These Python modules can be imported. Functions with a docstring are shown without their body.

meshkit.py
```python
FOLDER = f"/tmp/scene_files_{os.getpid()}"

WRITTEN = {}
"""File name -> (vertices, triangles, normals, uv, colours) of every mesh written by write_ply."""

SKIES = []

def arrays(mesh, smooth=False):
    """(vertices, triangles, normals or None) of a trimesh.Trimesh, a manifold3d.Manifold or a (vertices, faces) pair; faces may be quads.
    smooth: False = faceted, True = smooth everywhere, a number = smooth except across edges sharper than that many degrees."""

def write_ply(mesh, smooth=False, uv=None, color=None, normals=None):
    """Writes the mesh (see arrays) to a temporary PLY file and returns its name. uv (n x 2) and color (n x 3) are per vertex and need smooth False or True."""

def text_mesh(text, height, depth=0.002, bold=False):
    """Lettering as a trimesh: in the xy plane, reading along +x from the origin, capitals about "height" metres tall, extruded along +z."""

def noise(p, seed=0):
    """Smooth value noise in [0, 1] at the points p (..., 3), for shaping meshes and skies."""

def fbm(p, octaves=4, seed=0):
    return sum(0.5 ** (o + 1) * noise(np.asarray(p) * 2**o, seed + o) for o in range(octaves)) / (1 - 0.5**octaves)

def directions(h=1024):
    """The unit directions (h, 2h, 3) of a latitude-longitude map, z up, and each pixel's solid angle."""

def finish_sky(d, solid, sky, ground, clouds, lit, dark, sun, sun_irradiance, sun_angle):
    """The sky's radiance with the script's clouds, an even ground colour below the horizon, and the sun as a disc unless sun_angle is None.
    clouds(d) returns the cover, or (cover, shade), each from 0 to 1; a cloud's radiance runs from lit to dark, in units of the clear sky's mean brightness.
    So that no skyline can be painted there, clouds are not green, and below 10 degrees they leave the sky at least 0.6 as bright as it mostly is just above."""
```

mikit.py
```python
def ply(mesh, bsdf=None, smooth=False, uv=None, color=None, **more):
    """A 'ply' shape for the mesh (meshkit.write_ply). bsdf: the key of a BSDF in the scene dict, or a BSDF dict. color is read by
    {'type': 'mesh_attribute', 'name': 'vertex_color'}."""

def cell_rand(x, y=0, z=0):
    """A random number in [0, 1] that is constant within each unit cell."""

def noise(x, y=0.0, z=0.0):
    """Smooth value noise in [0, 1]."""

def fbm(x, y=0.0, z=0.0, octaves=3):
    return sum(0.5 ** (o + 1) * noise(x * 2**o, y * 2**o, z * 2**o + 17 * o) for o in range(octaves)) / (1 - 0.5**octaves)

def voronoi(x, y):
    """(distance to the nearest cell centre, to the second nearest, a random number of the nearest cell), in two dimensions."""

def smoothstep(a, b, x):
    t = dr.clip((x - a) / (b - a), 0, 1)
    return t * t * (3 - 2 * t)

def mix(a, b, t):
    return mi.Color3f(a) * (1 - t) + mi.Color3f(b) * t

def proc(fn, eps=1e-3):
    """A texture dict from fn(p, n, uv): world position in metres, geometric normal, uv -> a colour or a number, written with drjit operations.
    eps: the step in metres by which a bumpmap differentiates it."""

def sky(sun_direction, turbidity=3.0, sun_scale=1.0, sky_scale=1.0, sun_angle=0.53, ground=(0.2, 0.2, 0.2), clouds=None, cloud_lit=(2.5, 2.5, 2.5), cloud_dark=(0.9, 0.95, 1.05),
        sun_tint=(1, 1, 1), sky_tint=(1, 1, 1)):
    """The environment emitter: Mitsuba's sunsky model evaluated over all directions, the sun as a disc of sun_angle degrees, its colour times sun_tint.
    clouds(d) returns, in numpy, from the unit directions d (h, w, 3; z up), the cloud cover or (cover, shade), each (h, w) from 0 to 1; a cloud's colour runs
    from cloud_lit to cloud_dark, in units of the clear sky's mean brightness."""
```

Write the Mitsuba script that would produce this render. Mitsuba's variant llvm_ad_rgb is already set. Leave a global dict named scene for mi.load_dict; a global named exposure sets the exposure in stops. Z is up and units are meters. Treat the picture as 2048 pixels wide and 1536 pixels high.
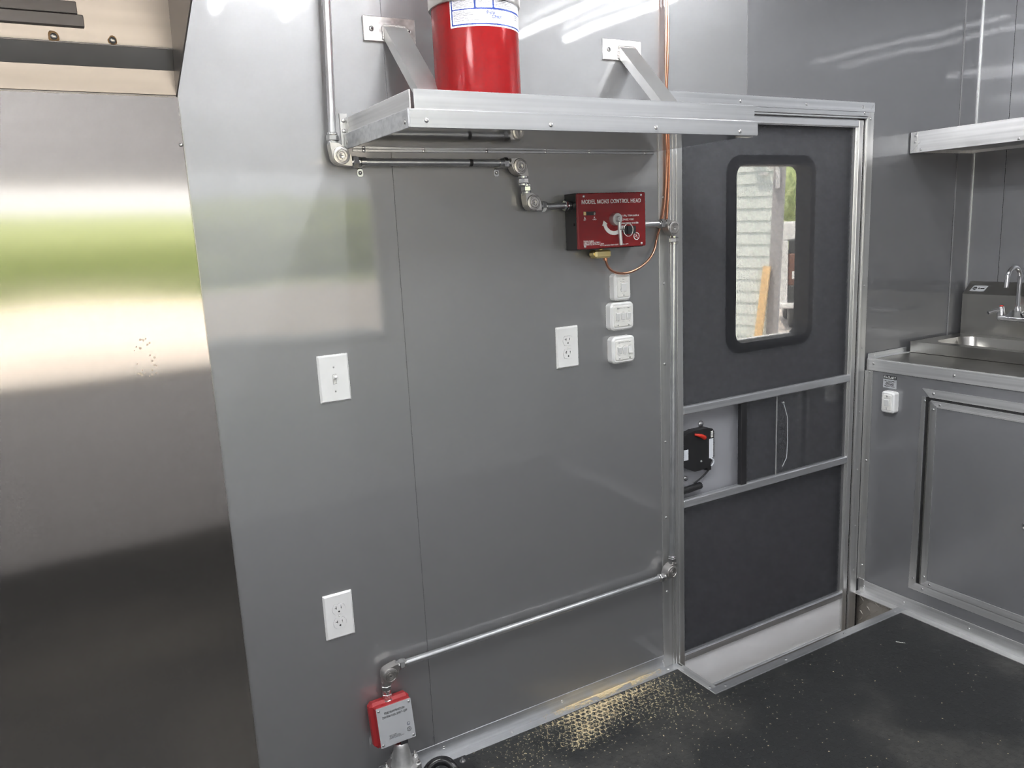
import math, numpy as np, trimesh, mitsuba as mi, drjit as dr, mikit, meshkit
from shapely.geometry import Polygon, Point, box as sbox
from shapely.ops import unary_union
T = mi.ScalarTransform4f
scene, labels = {'type': 'scene'}, {}
rng = np.random.default_rng(7)

# ------------------------------------------------------------------ camera, sky, lamps, exposure
EYE = np.array([0.0, -1.92, 1.5027])
FWD = np.array([0.48406411, 0.854094, -0.19027713])
UP = np.array([0.13530906, 0.14177474, 0.98060766])
scene['camera'] = {'type': 'perspective', 'fov': 66.0577, 'fov_axis': 'x', 'near_clip': 0.02, 'far_clip': 500.0,
                   'to_world': T().look_at(origin=EYE.tolist(), target=(EYE + FWD).tolist(), up=UP.tolist())}
exposure = 0.0
SUN = (-0.35, 0.02, 0.93)


def cloud_cover(d):
    n = meshkit.fbm(d * np.array([2.2, 2.2, 4.0]) + 5.0, 4)
    return np.clip(0.75 + 1.1 * (n - 0.5), 0.35, 1.0), np.clip(0.25 + 0.8 * (n - 0.5), 0, 0.6)


SKY = 9.0
scene['sky'] = mikit.sky(SUN, turbidity=4.0, sun_scale=SKY * 0.55, sky_scale=SKY, ground=(0.35, 0.34, 0.32), clouds=cloud_cover,
                         cloud_lit=(2.55, 2.42, 2.25), cloud_dark=(1.35, 1.32, 1.28), sun_angle=3.0, sun_tint=(0.95, 1.0, 1.04))
LED = 100.0
TUBES = [(2.10, -1.55, -0.40, 0.8), (2.38, -1.55, -0.40, 0.8), (0.97, -1.52, -0.40, 1.9), (0.69, -1.52, -0.40, 1.9),
         (-0.60, -2.2, -1.05, 1.3), (-0.88, -2.2, -1.05, 1.3), (-1.9, -1.55, -0.40, 1.0)]


# ------------------------------------------------------------------ materials
def rgb(c):
    return {'type': 'rgb', 'value': [float(x) for x in (c if np.ndim(c) else (c, c, c))]}


def two(b):
    return {'type': 'twosided', 'bsdf': b}


def mat(name, base, rough=0.5, metallic=0.0, **k):
    b = {'type': 'principled', 'base_color': base if isinstance(base, dict) else rgb(base),
         'roughness': rough if isinstance(rough, dict) else float(rough), 'metallic': float(metallic)}
    b.update(k)
    scene[name] = two(b)
    return name


def streak(lo, hi, sx, sy, sz, seed=0.0, gain=1.0):
    lo, hi = np.array(lo), np.array(hi)

    def fn(p, n, uv):
        t = mikit.fbm(p.x * sx + seed, p.y * sy + seed * 1.7, p.z * sz + seed * 0.6, 3)
        return mikit.mix(lo.tolist(), hi.tolist(), dr.clip((t - 0.5) * 1.8 * gain + 0.5, 0, 1))
    return mikit.proc(fn)


# painted aluminium sheet: grey coat under a clear gloss
def painted(name, grey, alpha, ior, broad):
    scene[name] = two({'type': 'blendbsdf', 'weight': 0.55,
                       'gloss': {'type': 'roughplastic', 'distribution': 'beckmann', 'alpha': alpha, 'int_ior': ior, 'diffuse_reflectance': rgb(grey), 'nonlinear': False},
                       'broad': {'type': 'principled', 'base_color': rgb(np.array(grey) * 1.45), 'roughness': broad, 'metallic': 1.0, 'specular': 0.5}})
    return name


painted('paint', (0.255, 0.257, 0.262), 0.004, 2.4, 0.52)
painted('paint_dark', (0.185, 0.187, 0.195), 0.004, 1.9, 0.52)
mat('paint_cabinet', streak((0.185, 0.187, 0.195), (0.21, 0.212, 0.222), 50, 4, 3, 2.3), 0.20, 0.2, specular=0.8, clearcoat=0.6, clearcoat_gloss=0.95)
mat('paint_door', (0.34, 0.345, 0.37), 0.45, 0.0)
mat('front_panel', (0.58, 0.575, 0.59), 0.4)
mat('ceiling_white', (0.62, 0.62, 0.62), 0.35)
mat('aluminium', streak((0.60, 0.60, 0.595), (0.80, 0.80, 0.795), 5, 5, 5, 3.1), 0.34, 0.85)
mat('aluminium_x', streak((0.55, 0.56, 0.575), (0.72, 0.73, 0.745), 1.5, 90, 90, 4.1), 0.30, 0.8)
mat('aluminium_y', streak((0.60, 0.60, 0.60), (0.80, 0.80, 0.80), 90, 1.5, 90, 5.1), 0.32, 0.65)
mat('aluminium_z', streak((0.56, 0.56, 0.55), (0.74, 0.74, 0.73), 60, 60, 1.5, 6.1), 0.34, 0.85)
mat('mill_plate', streak((0.40, 0.39, 0.38), (0.82, 0.81, 0.79), 45, 45, 45, 7.1, 1.3), 0.36, 0.85)
mat('weld', (0.72, 0.71, 0.69), 0.28, 1.0)
mat('deck_mirror', (0.56, 0.555, 0.55), 0.05, 1.0)
mat('galvanised', streak((0.58, 0.59, 0.60), (0.76, 0.77, 0.78), 25, 25, 25, 8.1), 0.30, 0.92)
mat('zinc', (0.68, 0.68, 0.67), 0.17, 1.0)
mat('cast_zinc', streak((0.62, 0.60, 0.575), (0.76, 0.74, 0.71), 30, 30, 30, 9.1), 0.33, 1.0)
mat('rivet_metal', (0.82, 0.82, 0.82), 0.22, 1.0)
mat('chrome', (0.82, 0.82, 0.83), 0.05, 1.0)
mat('cast_aluminium', streak((0.70, 0.70, 0.69), (0.86, 0.86, 0.85), 60, 60, 60, 10.1), 0.5, 1.0)
scene['stainless'] = two({'type': 'roughconductor', 'distribution': 'ggx', 'alpha_u': 0.09, 'alpha_v': 0.008, 'eta': rgb((2.4, 2.5, 2.6)), 'k': rgb((3.1, 3.0, 2.9)), 'specular_reflectance': rgb((1.0, 0.965, 0.93))})
mat('stainless_counter', streak((0.42, 0.41, 0.385), (0.52, 0.51, 0.48), 8, 1.2, 8, 11.1), 0.24, 1.0)
mat('stainless_hood', streak((0.40, 0.375, 0.345), (0.48, 0.45, 0.42), 2.0, 2.0, 30, 12.1), 0.30, 0.95)
mat('stainless_dark', (0.30, 0.28, 0.265), 0.4, 0.9)
scene['red_paint'] = two({'type': 'roughplastic', 'distribution': 'beckmann', 'alpha': 0.02, 'int_ior': 1.5, 'nonlinear': True,
                          'diffuse_reflectance': streak((0.33, 0.016, 0.018), (0.39, 0.020, 0.022), 4, 4, 4, 13.1)})
mat('red_cover', (0.20, 0.010, 0.012), 0.34, 0.0)
mat('red_enamel', (0.36, 0.022, 0.026), 0.40, 0.0)
mat('black_plastic', (0.012, 0.012, 0.013), 0.42)
mat('black_rubber', (0.005, 0.0058, 0.0066), 0.5, 0.0, specular=0.22)
mat('black_shiny', (0.01, 0.01, 0.011), 0.16)
mat('white_plastic', (0.80, 0.80, 0.79), 0.34)
mat('white_ivory', (0.78, 0.775, 0.74), 0.38)
mat('white_panel', (0.93, 0.925, 0.935), 0.38)
mat('white_print', (0.86, 0.86, 0.85), 0.5)
mat('label_white', (0.74, 0.77, 0.82), 0.3)
mat('label_grey', (0.42, 0.43, 0.46), 0.4)
mat('label_silver', (0.55, 0.56, 0.58), 0.36, 0.3)
mat('blue_print', (0.010, 0.035, 0.23), 0.4)
mat('black_print', (0.02, 0.02, 0.022), 0.5)
mat('grey_print', (0.22, 0.23, 0.27), 0.5)
mat('shadow_slot', (0.01, 0.01, 0.01), 0.8)
mat('smudge_tan', (0.55, 0.47, 0.42), 0.3, 0.9)
mat('seam_grey', (0.20, 0.20, 0.205), 0.4, 0.4)
mat('grey_mark', (0.36, 0.36, 0.36), 0.6)
mat('lever_red', (0.55, 0.03, 0.015), 0.3)
mat('teal', (0.02, 0.17, 0.19), 0.4)
mat('copper', streak((0.62, 0.29, 0.18), (0.78, 0.40, 0.27), 30, 30, 30, 14.1), 0.20, 1.0)
mat('brass', streak((0.78, 0.62, 0.27), (0.88, 0.73, 0.38), 30, 30, 30, 15.1), 0.36, 0.8)
mat('screen_wire', (0.040, 0.0415, 0.047), 0.5)
mat('strap_silver', (0.62, 0.61, 0.57), 0.3, 0.9)
scene['acrylic'] = {'type': 'thindielectric', 'int_ior': 1.49}
scene['pane_glass'] = {'type': 'thindielectric', 'int_ior': 1.5}


def rubber_fn(p, n, uv):
    d = mikit.smoothstep(0.48, 0.78, mikit.fbm(p.x * 3.1 + 3, p.y * 3.1, 0.0, 4))
    g = mikit.fbm(p.x * 60, p.y * 60, 1.0, 3)
    return mikit.mix((0.014, 0.015, 0.0155), (0.052, 0.051, 0.047), d * (0.35 + 0.65 * g))


mat('rubber_floor', mikit.proc(rubber_fn), 0.55)


def diamond_fn(p, n, uv):
    return mikit.mix((0.40, 0.37, 0.33), (0.62, 0.59, 0.55), mikit.fbm(p.y * 14, p.z * 14, 0.0, 3))


mat('diamond_plate', mikit.proc(diamond_fn), 0.38, 0.9)
mat('sawdust_wood', streak((0.62, 0.49, 0.29), (0.86, 0.75, 0.52), 160, 160, 160, 16.1), 0.85)
mat('siding_paint', streak((0.62, 0.68, 0.655), (0.72, 0.77, 0.75), 6, 6, 1, 17.1), 0.6)
mat('siding_trim', (0.33, 0.33, 0.345), 0.55)
mat('lumber_wood', streak((0.66, 0.43, 0.20), (0.84, 0.62, 0.36), 12, 12, 1.5, 18.1), 0.65)
mat('vehicle_white', (0.80, 0.80, 0.79), 0.35)
mat('vehicle_brown', (0.17, 0.085, 0.06), 0.5)
mat('vehicle_black', (0.045, 0.05, 0.05), 0.45)


def gravel_fn(p, n, uv):
    return mikit.mix((0.44, 0.405, 0.38), (0.56, 0.52, 0.49), mikit.fbm(p.x * 2.0, p.y * 2.0, 0.0, 4))


def lawn_fn(p, n, uv):
    return mikit.mix((0.30, 0.38, 0.16), (0.42, 0.50, 0.24), mikit.fbm(p.x * 0.8, p.y * 0.8, 0.0, 4))


mat('gravel', mikit.proc(gravel_fn), 0.9)
mat('lawn', mikit.proc(lawn_fn), 0.9)
scene['leaf'] = {'type': 'principledthin', 'base_color': rgb((0.56, 0.63, 0.36)), 'roughness': 0.6, 'diff_trans': 0.9}
mat('bark', (0.16, 0.12, 0.09), 0.85)


# ------------------------------------------------------------------ helpers
def unit(a):
    a = np.array(a, float)
    return a / np.linalg.norm(a)


def cat(*ms):
    ms = [m for m in ms if m is not None]
    return trimesh.util.concatenate(ms) if len(ms) > 1 else ms[0]


def box(x0, x1, y0, y1, z0, z1, b=0.0):
    """An axis-aligned block with chamfered edges."""
    x0, x1 = min(x0, x1), max(x0, x1)
    y0, y1 = min(y0, y1), max(y0, y1)
    z0, z1 = min(z0, z1), max(z0, z1)
    if b <= 0:
        m = trimesh.creation.box((x1 - x0, y1 - y0, z1 - z0))
        m.apply_translation(((x0 + x1) / 2, (y0 + y1) / 2, (z0 + z1) / 2))
        return m
    b = min(b, 0.49 * min(x1 - x0, y1 - y0, z1 - z0))
    pts = []
    for sx, (px, qx) in ((0, (x0, x0 + b)), (1, (x1, x1 - b))):
        for sy, (py, qy) in ((0, (y0, y0 + b)), (1, (y1, y1 - b))):
            for sz, (pz, qz) in ((0, (z0, z0 + b)), (1, (z1, z1 - b))):
                pts += [(px, qy, qz), (qx, py, qz), (qx, qy, pz)]
    return trimesh.convex.convex_hull(np.array(pts))


def frame_of(d, hint=(0, 0, 1)):
    d = np.asarray(d, float) / np.linalg.norm(d)
    h = np.asarray(hint, float)
    if abs(d @ h) > 0.95:
        h = np.array([1.0, 0, 0]) if abs(d[0]) < 0.9 else np.array([0, 1.0, 0])
    u = np.cross(h, d)
    u /= np.linalg.norm(u)
    return u, np.cross(d, u), d


def orient(m, o, d, hint=(0, 0, 1)):
    """Puts a mesh made along +z at o, its +z along d."""
    u, v, w = frame_of(d, hint)
    M = np.eye(4)
    M[:3, 0], M[:3, 1], M[:3, 2], M[:3, 3] = u, v, w, o
    m = m.copy()
    m.apply_transform(M)
    return m


def lathe(profile, o=(0, 0, 0), d=(0, 0, 1), n=32):
    m = trimesh.creation.revolve(np.array(profile, float), sections=n)
    m.fix_normals()
    return orient(m, o, d)


def rod(a, b, r, n=20):
    a, b = np.asarray(a, float), np.asarray(b, float)
    L = np.linalg.norm(b - a)
    c = min(r * 0.15, L * 0.2)
    return lathe([(0, 0), (r - c, 0), (r, c), (r, L - c), (r - c, L), (0, L)], a, b - a, n)


def hexnut(a, b, r):
    a, b = np.asarray(a, float), np.asarray(b, float)
    L = np.linalg.norm(b - a)
    c = 0.12 * r
    pts = []
    for k in range(6):
        t = math.pi / 3 * k + 0.3
        for rr, z in ((r - c, 0), (r, c), (r, L - c), (r - c, L)):
            pts.append((rr * math.cos(t), rr * math.sin(t), z))
    return orient(trimesh.convex.convex_hull(np.array(pts)), a, b - a)


def tube(path, r, n=14, caps=True):
    P = np.asarray(path, float)
    t = np.gradient(P, axis=0)
    t /= np.linalg.norm(t, axis=1, keepdims=True)
    u = frame_of(t[0])[0]
    rings = []
    for k in range(len(P)):
        u = u - t[k] * (u @ t[k])
        u /= np.linalg.norm(u)
        v = np.cross(t[k], u)
        a = np.linspace(0, 2 * math.pi, n, endpoint=False)
        rr = r[k] if np.ndim(r) else r
        rings.append(P[k] + rr * (np.cos(a)[:, None] * u + np.sin(a)[:, None] * v))
    V = np.vstack(rings)
    F = []
    for k in range(len(P) - 1):
        for j in range(n):
            a, b = k * n + j, k * n + (j + 1) % n
            F += [(a, b, b + n), (a, b + n, a + n)]
    if caps:
        for k, s in ((0, -1), (len(P) - 1, 1)):
            c = len(V)
            V = np.vstack([V, P[k]])
            for j in range(n):
                a, b = k * n + j, k * n + (j + 1) % n
                F.append((c, a, b) if s > 0 else (c, b, a))
    return trimesh.Trimesh(V, np.array(F), process=False)


def smooth_path(pts, n=60):
    from scipy.interpolate import CubicSpline
    P = np.asarray(pts, float)
    s = np.r_[0, np.cumsum(np.linalg.norm(np.diff(P, axis=0), axis=1))]
    return CubicSpline(s, P)(np.linspace(0, s[-1], n))


def plate(poly, o, r, u, depth):
    """A shapely outline in the plane (r, u) at o, extruded along r x u."""
    r, u = np.asarray(r, float), np.asarray(u, float)
    n = np.cross(r, u)
    gs = getattr(poly, 'geoms', [poly])
    m = cat(*[trimesh.creation.extrude_polygon(g, depth, engine='earcut') for g in gs])
    M = np.eye(4)
    M[:3, 0], M[:3, 1], M[:3, 2], M[:3, 3] = r, u, n, o
    m.apply_transform(M)
    return m


def rrect(x0, x1, y0, y1, r, q=6):
    return sbox(x0 + r, y0 + r, x1 - r, y1 - r).buffer(r, quad_segs=q)


def soft_plate(x0, x1, y0, y1, r, o, rr, u, depth, bev):
    """A rounded rectangle whose front edge is bevelled."""
    return cat(plate(rrect(x0, x1, y0, y1, r), o, rr, u, depth - bev),
               taper(rrect(x0, x1, y0, y1, r), bev, np.asarray(o, float) + np.cross(rr, u) * (depth - bev), rr, u, bev))


def taper(poly, inset, o, r, u, depth):
    c = np.array(poly.exterior.coords)[:-1]
    x0, y0, x1, y1 = poly.bounds
    m = np.array([(x0 + x1) / 2, (y0 + y1) / 2])
    s = 1 - 2 * inset / np.array([x1 - x0, y1 - y0])
    a = np.c_[c, np.zeros(len(c))]
    b = np.c_[(c - m) * s + m, np.full(len(c), depth)]
    h = trimesh.convex.convex_hull(np.vstack([a, b]))
    M = np.eye(4)
    M[:3, 0], M[:3, 1], M[:3, 2], M[:3, 3] = r, u, np.cross(r, u), o
    h.apply_transform(M)
    return h


def text(s, o, r, u, height, width=None, depth=0.0004, bold=False):
    m = meshkit.text_mesh(s, height, depth, bold)
    if width:
        m.apply_translation((-m.bounds[0][0], 0, 0))
        m.apply_scale((width / (m.bounds[1][0]), 1, 1))
    M = np.eye(4)
    M[:3, 0], M[:3, 1], M[:3, 2], M[:3, 3] = r, u, np.cross(r, u), o
    m.apply_transform(M)
    return m


PLY = {}


def numbered(key):
    if key not in scene and not any(k.startswith(key + '__') for k in scene) and key not in labels:
        return key
    k = 1
    while f'{key}_{k:03d}' in scene or f'{key}_{k:03d}' in labels or any(q.startswith(f'{key}_{k:03d}__') for q in scene):
        k += 1
    return f'{key}_{k:03d}'


def thing(name, label=None, category=None, group=None, kind=None):
    key = numbered(name)
    d = {}
    for a, b in (('label', label), ('category', category), ('group', group), ('kind', kind)):
        if b:
            d[a] = b
    labels[key] = d
    return key


COUNT = {}


def part(parent, name, mesh, bsdf, smooth=False, label=None, kind=None, **more):
    base = f'{parent}__{name}'
    k = COUNT.get(base, 0)
    COUNT[base] = k + 1
    key = base if k == 0 else f'{base}_{k:03d}'
    scene[key] = mikit.ply(mesh, bsdf, smooth, **more)
    d = {a: b for a, b in (('label', label), ('kind', kind)) if b}
    if d:
        labels[key] = d
    return key


def single(name, mesh, bsdf, label, category, smooth=False, group=None, kind=None):
    key = thing(name, label, category, group, kind)
    scene[key] = mikit.ply(mesh, bsdf, smooth)
    return key


def copy_part(parent, name, d, to_world, label=None):
    base = f'{parent}__{name}'
    k = COUNT.get(base, 0)
    COUNT[base] = k + 1
    key = base if k == 0 else f'{base}_{k:03d}'
    scene[key] = {**d, 'to_world': to_world}
    if label:
        labels[key] = {'label': label}
    return key


def dome(r, h, n=12):
    a = np.linspace(0, math.pi / 2, 5)
    return lathe([(0, -0.001), (r, -0.001)] + [(r * math.cos(t), h * math.sin(t)) for t in a[:-1]] + [(0, h)], n=n)


RIVET = mikit.ply(dome(0.0052, 0.0026), 'rivet_metal', 50)
SMALL_RIVET = mikit.ply(dome(0.0042, 0.0022), 'rivet_metal', 50)
TURN = {'-y': T().rotate([1, 0, 0], 90), '+y': T().rotate([1, 0, 0], -90), '-x': T().rotate([0, 1, 0], -90), '+x': T().rotate([0, 1, 0], 90), '+z': T(), '-z': T().rotate([1, 0, 0], 180)}


def rivets(parent, pts, axis, small=False):
    for p in pts:
        copy_part(parent, 'rivet', SMALL_RIVET if small else RIVET, T().translate([float(v) for v in p]) @ TURN[axis])


X, Y, Z = np.eye(3)

# ------------------------------------------------------------------ room shell
XL, XR, YF, ZC = -2.6, 3.29, -2.42, 2.45
DX0, DX1, DZ0, DZ1 = 1.70, 2.604, -0.26, 1.845          # the door opening


def sheet(x0, x1, z0, z1, f, step=0.02, hole=None, back=0.003):
    """A thin sheet standing on the wall plane: y = f(x, z), with the door opening left out."""
    xs = np.linspace(x0, x1, max(2, int((x1 - x0) / step) + 1))
    zs = np.linspace(z0, z1, max(2, int((z1 - z0) / step) + 1))
    if hole:
        xs = np.unique(np.round(np.r_[xs, [h for h in hole[:2] if x0 < h < x1]], 5))
        zs = np.unique(np.round(np.r_[zs, [h for h in hole[2:] if z0 < h < z1]], 5))
    gx, gz = np.meshgrid(xs, zs)
    gy = f(gx, gz)
    V = np.stack([gx, gy, gz], -1).reshape(-1, 3)
    nx = len(xs)
    i, j = np.meshgrid(np.arange(nx - 1), np.arange(len(zs) - 1))
    i, j = i.ravel(), j.ravel()
    if hole:
        mx, mz = (xs[i] + xs[i + 1]) / 2, (zs[j] + zs[j + 1]) / 2
        keep = ~((mx > hole[0]) & (mx < hole[1]) & (mz > hole[2]) & (mz < hole[3]))
        i, j = i[keep], j[keep]
    a = j * nx + i
    F = np.vstack([np.c_[a, a + 1, a + nx + 1], np.c_[a, a + nx + 1, a + nx]])
    return trimesh.Trimesh(V, F, process=False)


def wave(amp, scale, seed, tilt=0.0, x0=0.0, zs=1.0):
    def f(x, z):
        p = np.stack([x / scale, np.zeros_like(x), z / (scale * zs)], -1)
        return amp * (meshkit.noise(p, seed) + 0.4 * meshkit.noise(p * 2.1 + 9.0, seed + 1) - 0.7) + tilt * (x - x0)
    return f


wb = thing('wall_back', 'back wall of grey painted metal panels with a stainless sheet at its left end', 'wall', kind='structure')
part(wb, 'backing', cat(box(XL, DX0, 0.006, 0.06, -0.3, ZC), box(DX1, XR + 0.06, 0.006, 0.06, -0.3, ZC), box(DX0, DX1, 0.006, 0.06, DZ1, ZC)), 'shadow_slot')
part(wb, 'panel', sheet(-0.447, 0.7722, 0, ZC, wave(0.0011, 0.36, 3)), 'paint', True)
part(wb, 'panel', sheet(0.7722, 2.0086, 0, ZC, wave(0.0018, 0.30, 5), hole=(DX0, DX1, DZ0, DZ1)), 'paint', True)
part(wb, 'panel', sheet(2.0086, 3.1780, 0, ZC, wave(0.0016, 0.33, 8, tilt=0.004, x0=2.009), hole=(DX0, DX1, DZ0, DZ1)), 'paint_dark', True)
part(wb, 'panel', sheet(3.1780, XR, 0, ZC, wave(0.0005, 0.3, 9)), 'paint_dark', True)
part(wb, 'panel', sheet(XL, -0.449, 0, ZC, wave(0.0008, 0.35, 2)), 'paint', True)


for sx_, z0_ in ((0.7722, 0.0), (2.0086, 1.896), (3.1780, 0.96)):
    part(wb, 'seam', box(sx_ - 0.0005, sx_ + 0.0005, -0.0018, 0.004, z0_, ZC), 'seam_grey')


def steel_wave(x, z):
    p = np.stack([x / 0.9, np.zeros_like(x), z / 0.30], -1)
    q = np.stack([x / 0.55, np.zeros_like(x), z / 0.055], -1)
    e = np.clip((x - 0.10) / 0.185, 0, 1)
    return -0.0058 + 0.0033 * np.tanh((z - 1.16) / 0.2) + 0.0020 * (meshkit.noise(p, 21) - 0.5) + 0.0010 * (meshkit.noise(p * np.array([2.5, 1, 1.2]) + 4, 22) - 0.5) + 0.00022 * (meshkit.noise(q, 23) - 0.5) + 0.0010 * e ** 2.2 * (0.6 + 0.4 * np.sin(4 * z))


ss = sheet(-1.6, 0.285, 0, 1.90, steel_wave, 0.015)
part(wb, 'stainless_sheet', ss, 'stainless', True, label='mirror-like brushed stainless steel sheet below the hood', uv=ss.vertices[:, [0, 2]])
part(wb, 'sheet_edge', box(0.2846, 0.2858, -0.0075, 0.0005, 0.0, 1.90), 'stainless_counter')
sm_ = []
for k_ in range(26):
    a_ = rng.uniform(0, 2 * math.pi); w_ = rng.uniform(0.0010, 0.0030)
    c_ = np.array([0.152 + 0.020 * math.cos(a_) + rng.normal() * 0.004, 1.262 + 0.040 * math.sin(a_) + rng.normal() * 0.004])
    sm_.append(plate(Point(*c_).buffer(w_, quad_segs=3), (0, 0, 0), X, Z, 0.0001))
sm_ = cat(*sm_)
sm_.vertices = np.c_[sm_.vertices[:, 0], steel_wave(sm_.vertices[:, 0], sm_.vertices[:, 2]) - 0.0003, sm_.vertices[:, 2]]
part(wb, 'smudge', sm_, 'smudge_tan', label='dry smudge marks on the steel', kind='stuff')
rivets(wb, [(0.280, -0.0035, 1.723)], '-y', True)

wr = thing('wall_right', 'right wall of grey painted panels above the sink', 'wall', kind='structure')
part(wr, 'backing', box(XR + 0.005, XR + 0.06, YF - 0.06, 0.06, -0.3, ZC), 'shadow_slot')


def side(y0, y1, f):
    m = sheet(y0, y1, 0, ZC, f, 0.03)
    v = m.vertices.copy()
    m.vertices = np.c_[XR + v[:, 1], -v[:, 0], v[:, 2]]
    m.invert()
    return m


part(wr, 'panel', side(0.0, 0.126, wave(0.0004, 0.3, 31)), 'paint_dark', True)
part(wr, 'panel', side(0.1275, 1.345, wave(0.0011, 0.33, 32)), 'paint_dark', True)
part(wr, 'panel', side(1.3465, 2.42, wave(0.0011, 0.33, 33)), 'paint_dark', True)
part(wr, 'corner_bead', box(XR - 0.005, XR + 0.002, -0.005, 0.002, 0.96, ZC, 0.0015), 'aluminium_z')

wl = thing('wall_left', 'left end wall of grey painted panels', 'wall', kind='structure')
part(wl, 'panel', box(XL - 0.06, XL, YF - 0.06, 0.06, 0, ZC), 'paint')

WX0, WX1, WZ0, WZ1 = -1.0, 1.62, 0.965, 1.87              # serving opening, seen only as a reflection
wf = thing('wall_front', 'front wall with a wide open serving window', 'wall', kind='structure')
part(wf, 'panel', cat(box(XL, WX0, YF - 0.06, YF, 0, ZC), box(WX1, XR + 0.06, YF - 0.06, YF, 0, ZC), box(WX0, WX1, YF - 0.06, YF, 0, WZ0), box(WX0, WX1, YF - 0.06, YF, WZ1, ZC)), 'front_panel')
w1 = thing('window_1', 'open serving window in the front wall', 'window', kind='structure')
part(w1, 'window_frame', cat(box(WX0 - 0.03, WX1 + 0.03, YF, YF + 0.006, WZ0 - 0.03, WZ0), box(WX0 - 0.03, WX1 + 0.03, YF, YF + 0.006, WZ1, WZ1 + 0.03),
                             box(WX0 - 0.03, WX0, YF, YF + 0.006, WZ0, WZ1), box(WX1, WX1 + 0.03, YF, YF + 0.006, WZ0, WZ1)), 'aluminium')
part(w1, 'serving_ledge', box(WX0, WX1, YF - 0.36, YF - 0.06, WZ0 - 0.02, WZ0), 'stainless_counter')
fl = box(WX0, WX1, -0.9, 0, 0, 0.03)
fl.apply_transform(trimesh.transformations.rotation_matrix(math.radians(-20), X))
fl.apply_translation((0, YF - 0.06, 1.93))
part(w1, 'awning_flap', fl, 'vehicle_white')

ce = thing('ceiling', 'white ceiling with light tubes', 'ceiling', kind='structure')
part(ce, 'panel', box(XL - 0.06, XR + 0.06, YF - 0.06, 0.06, ZC, ZC + 0.05), 'ceiling_white')

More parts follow.
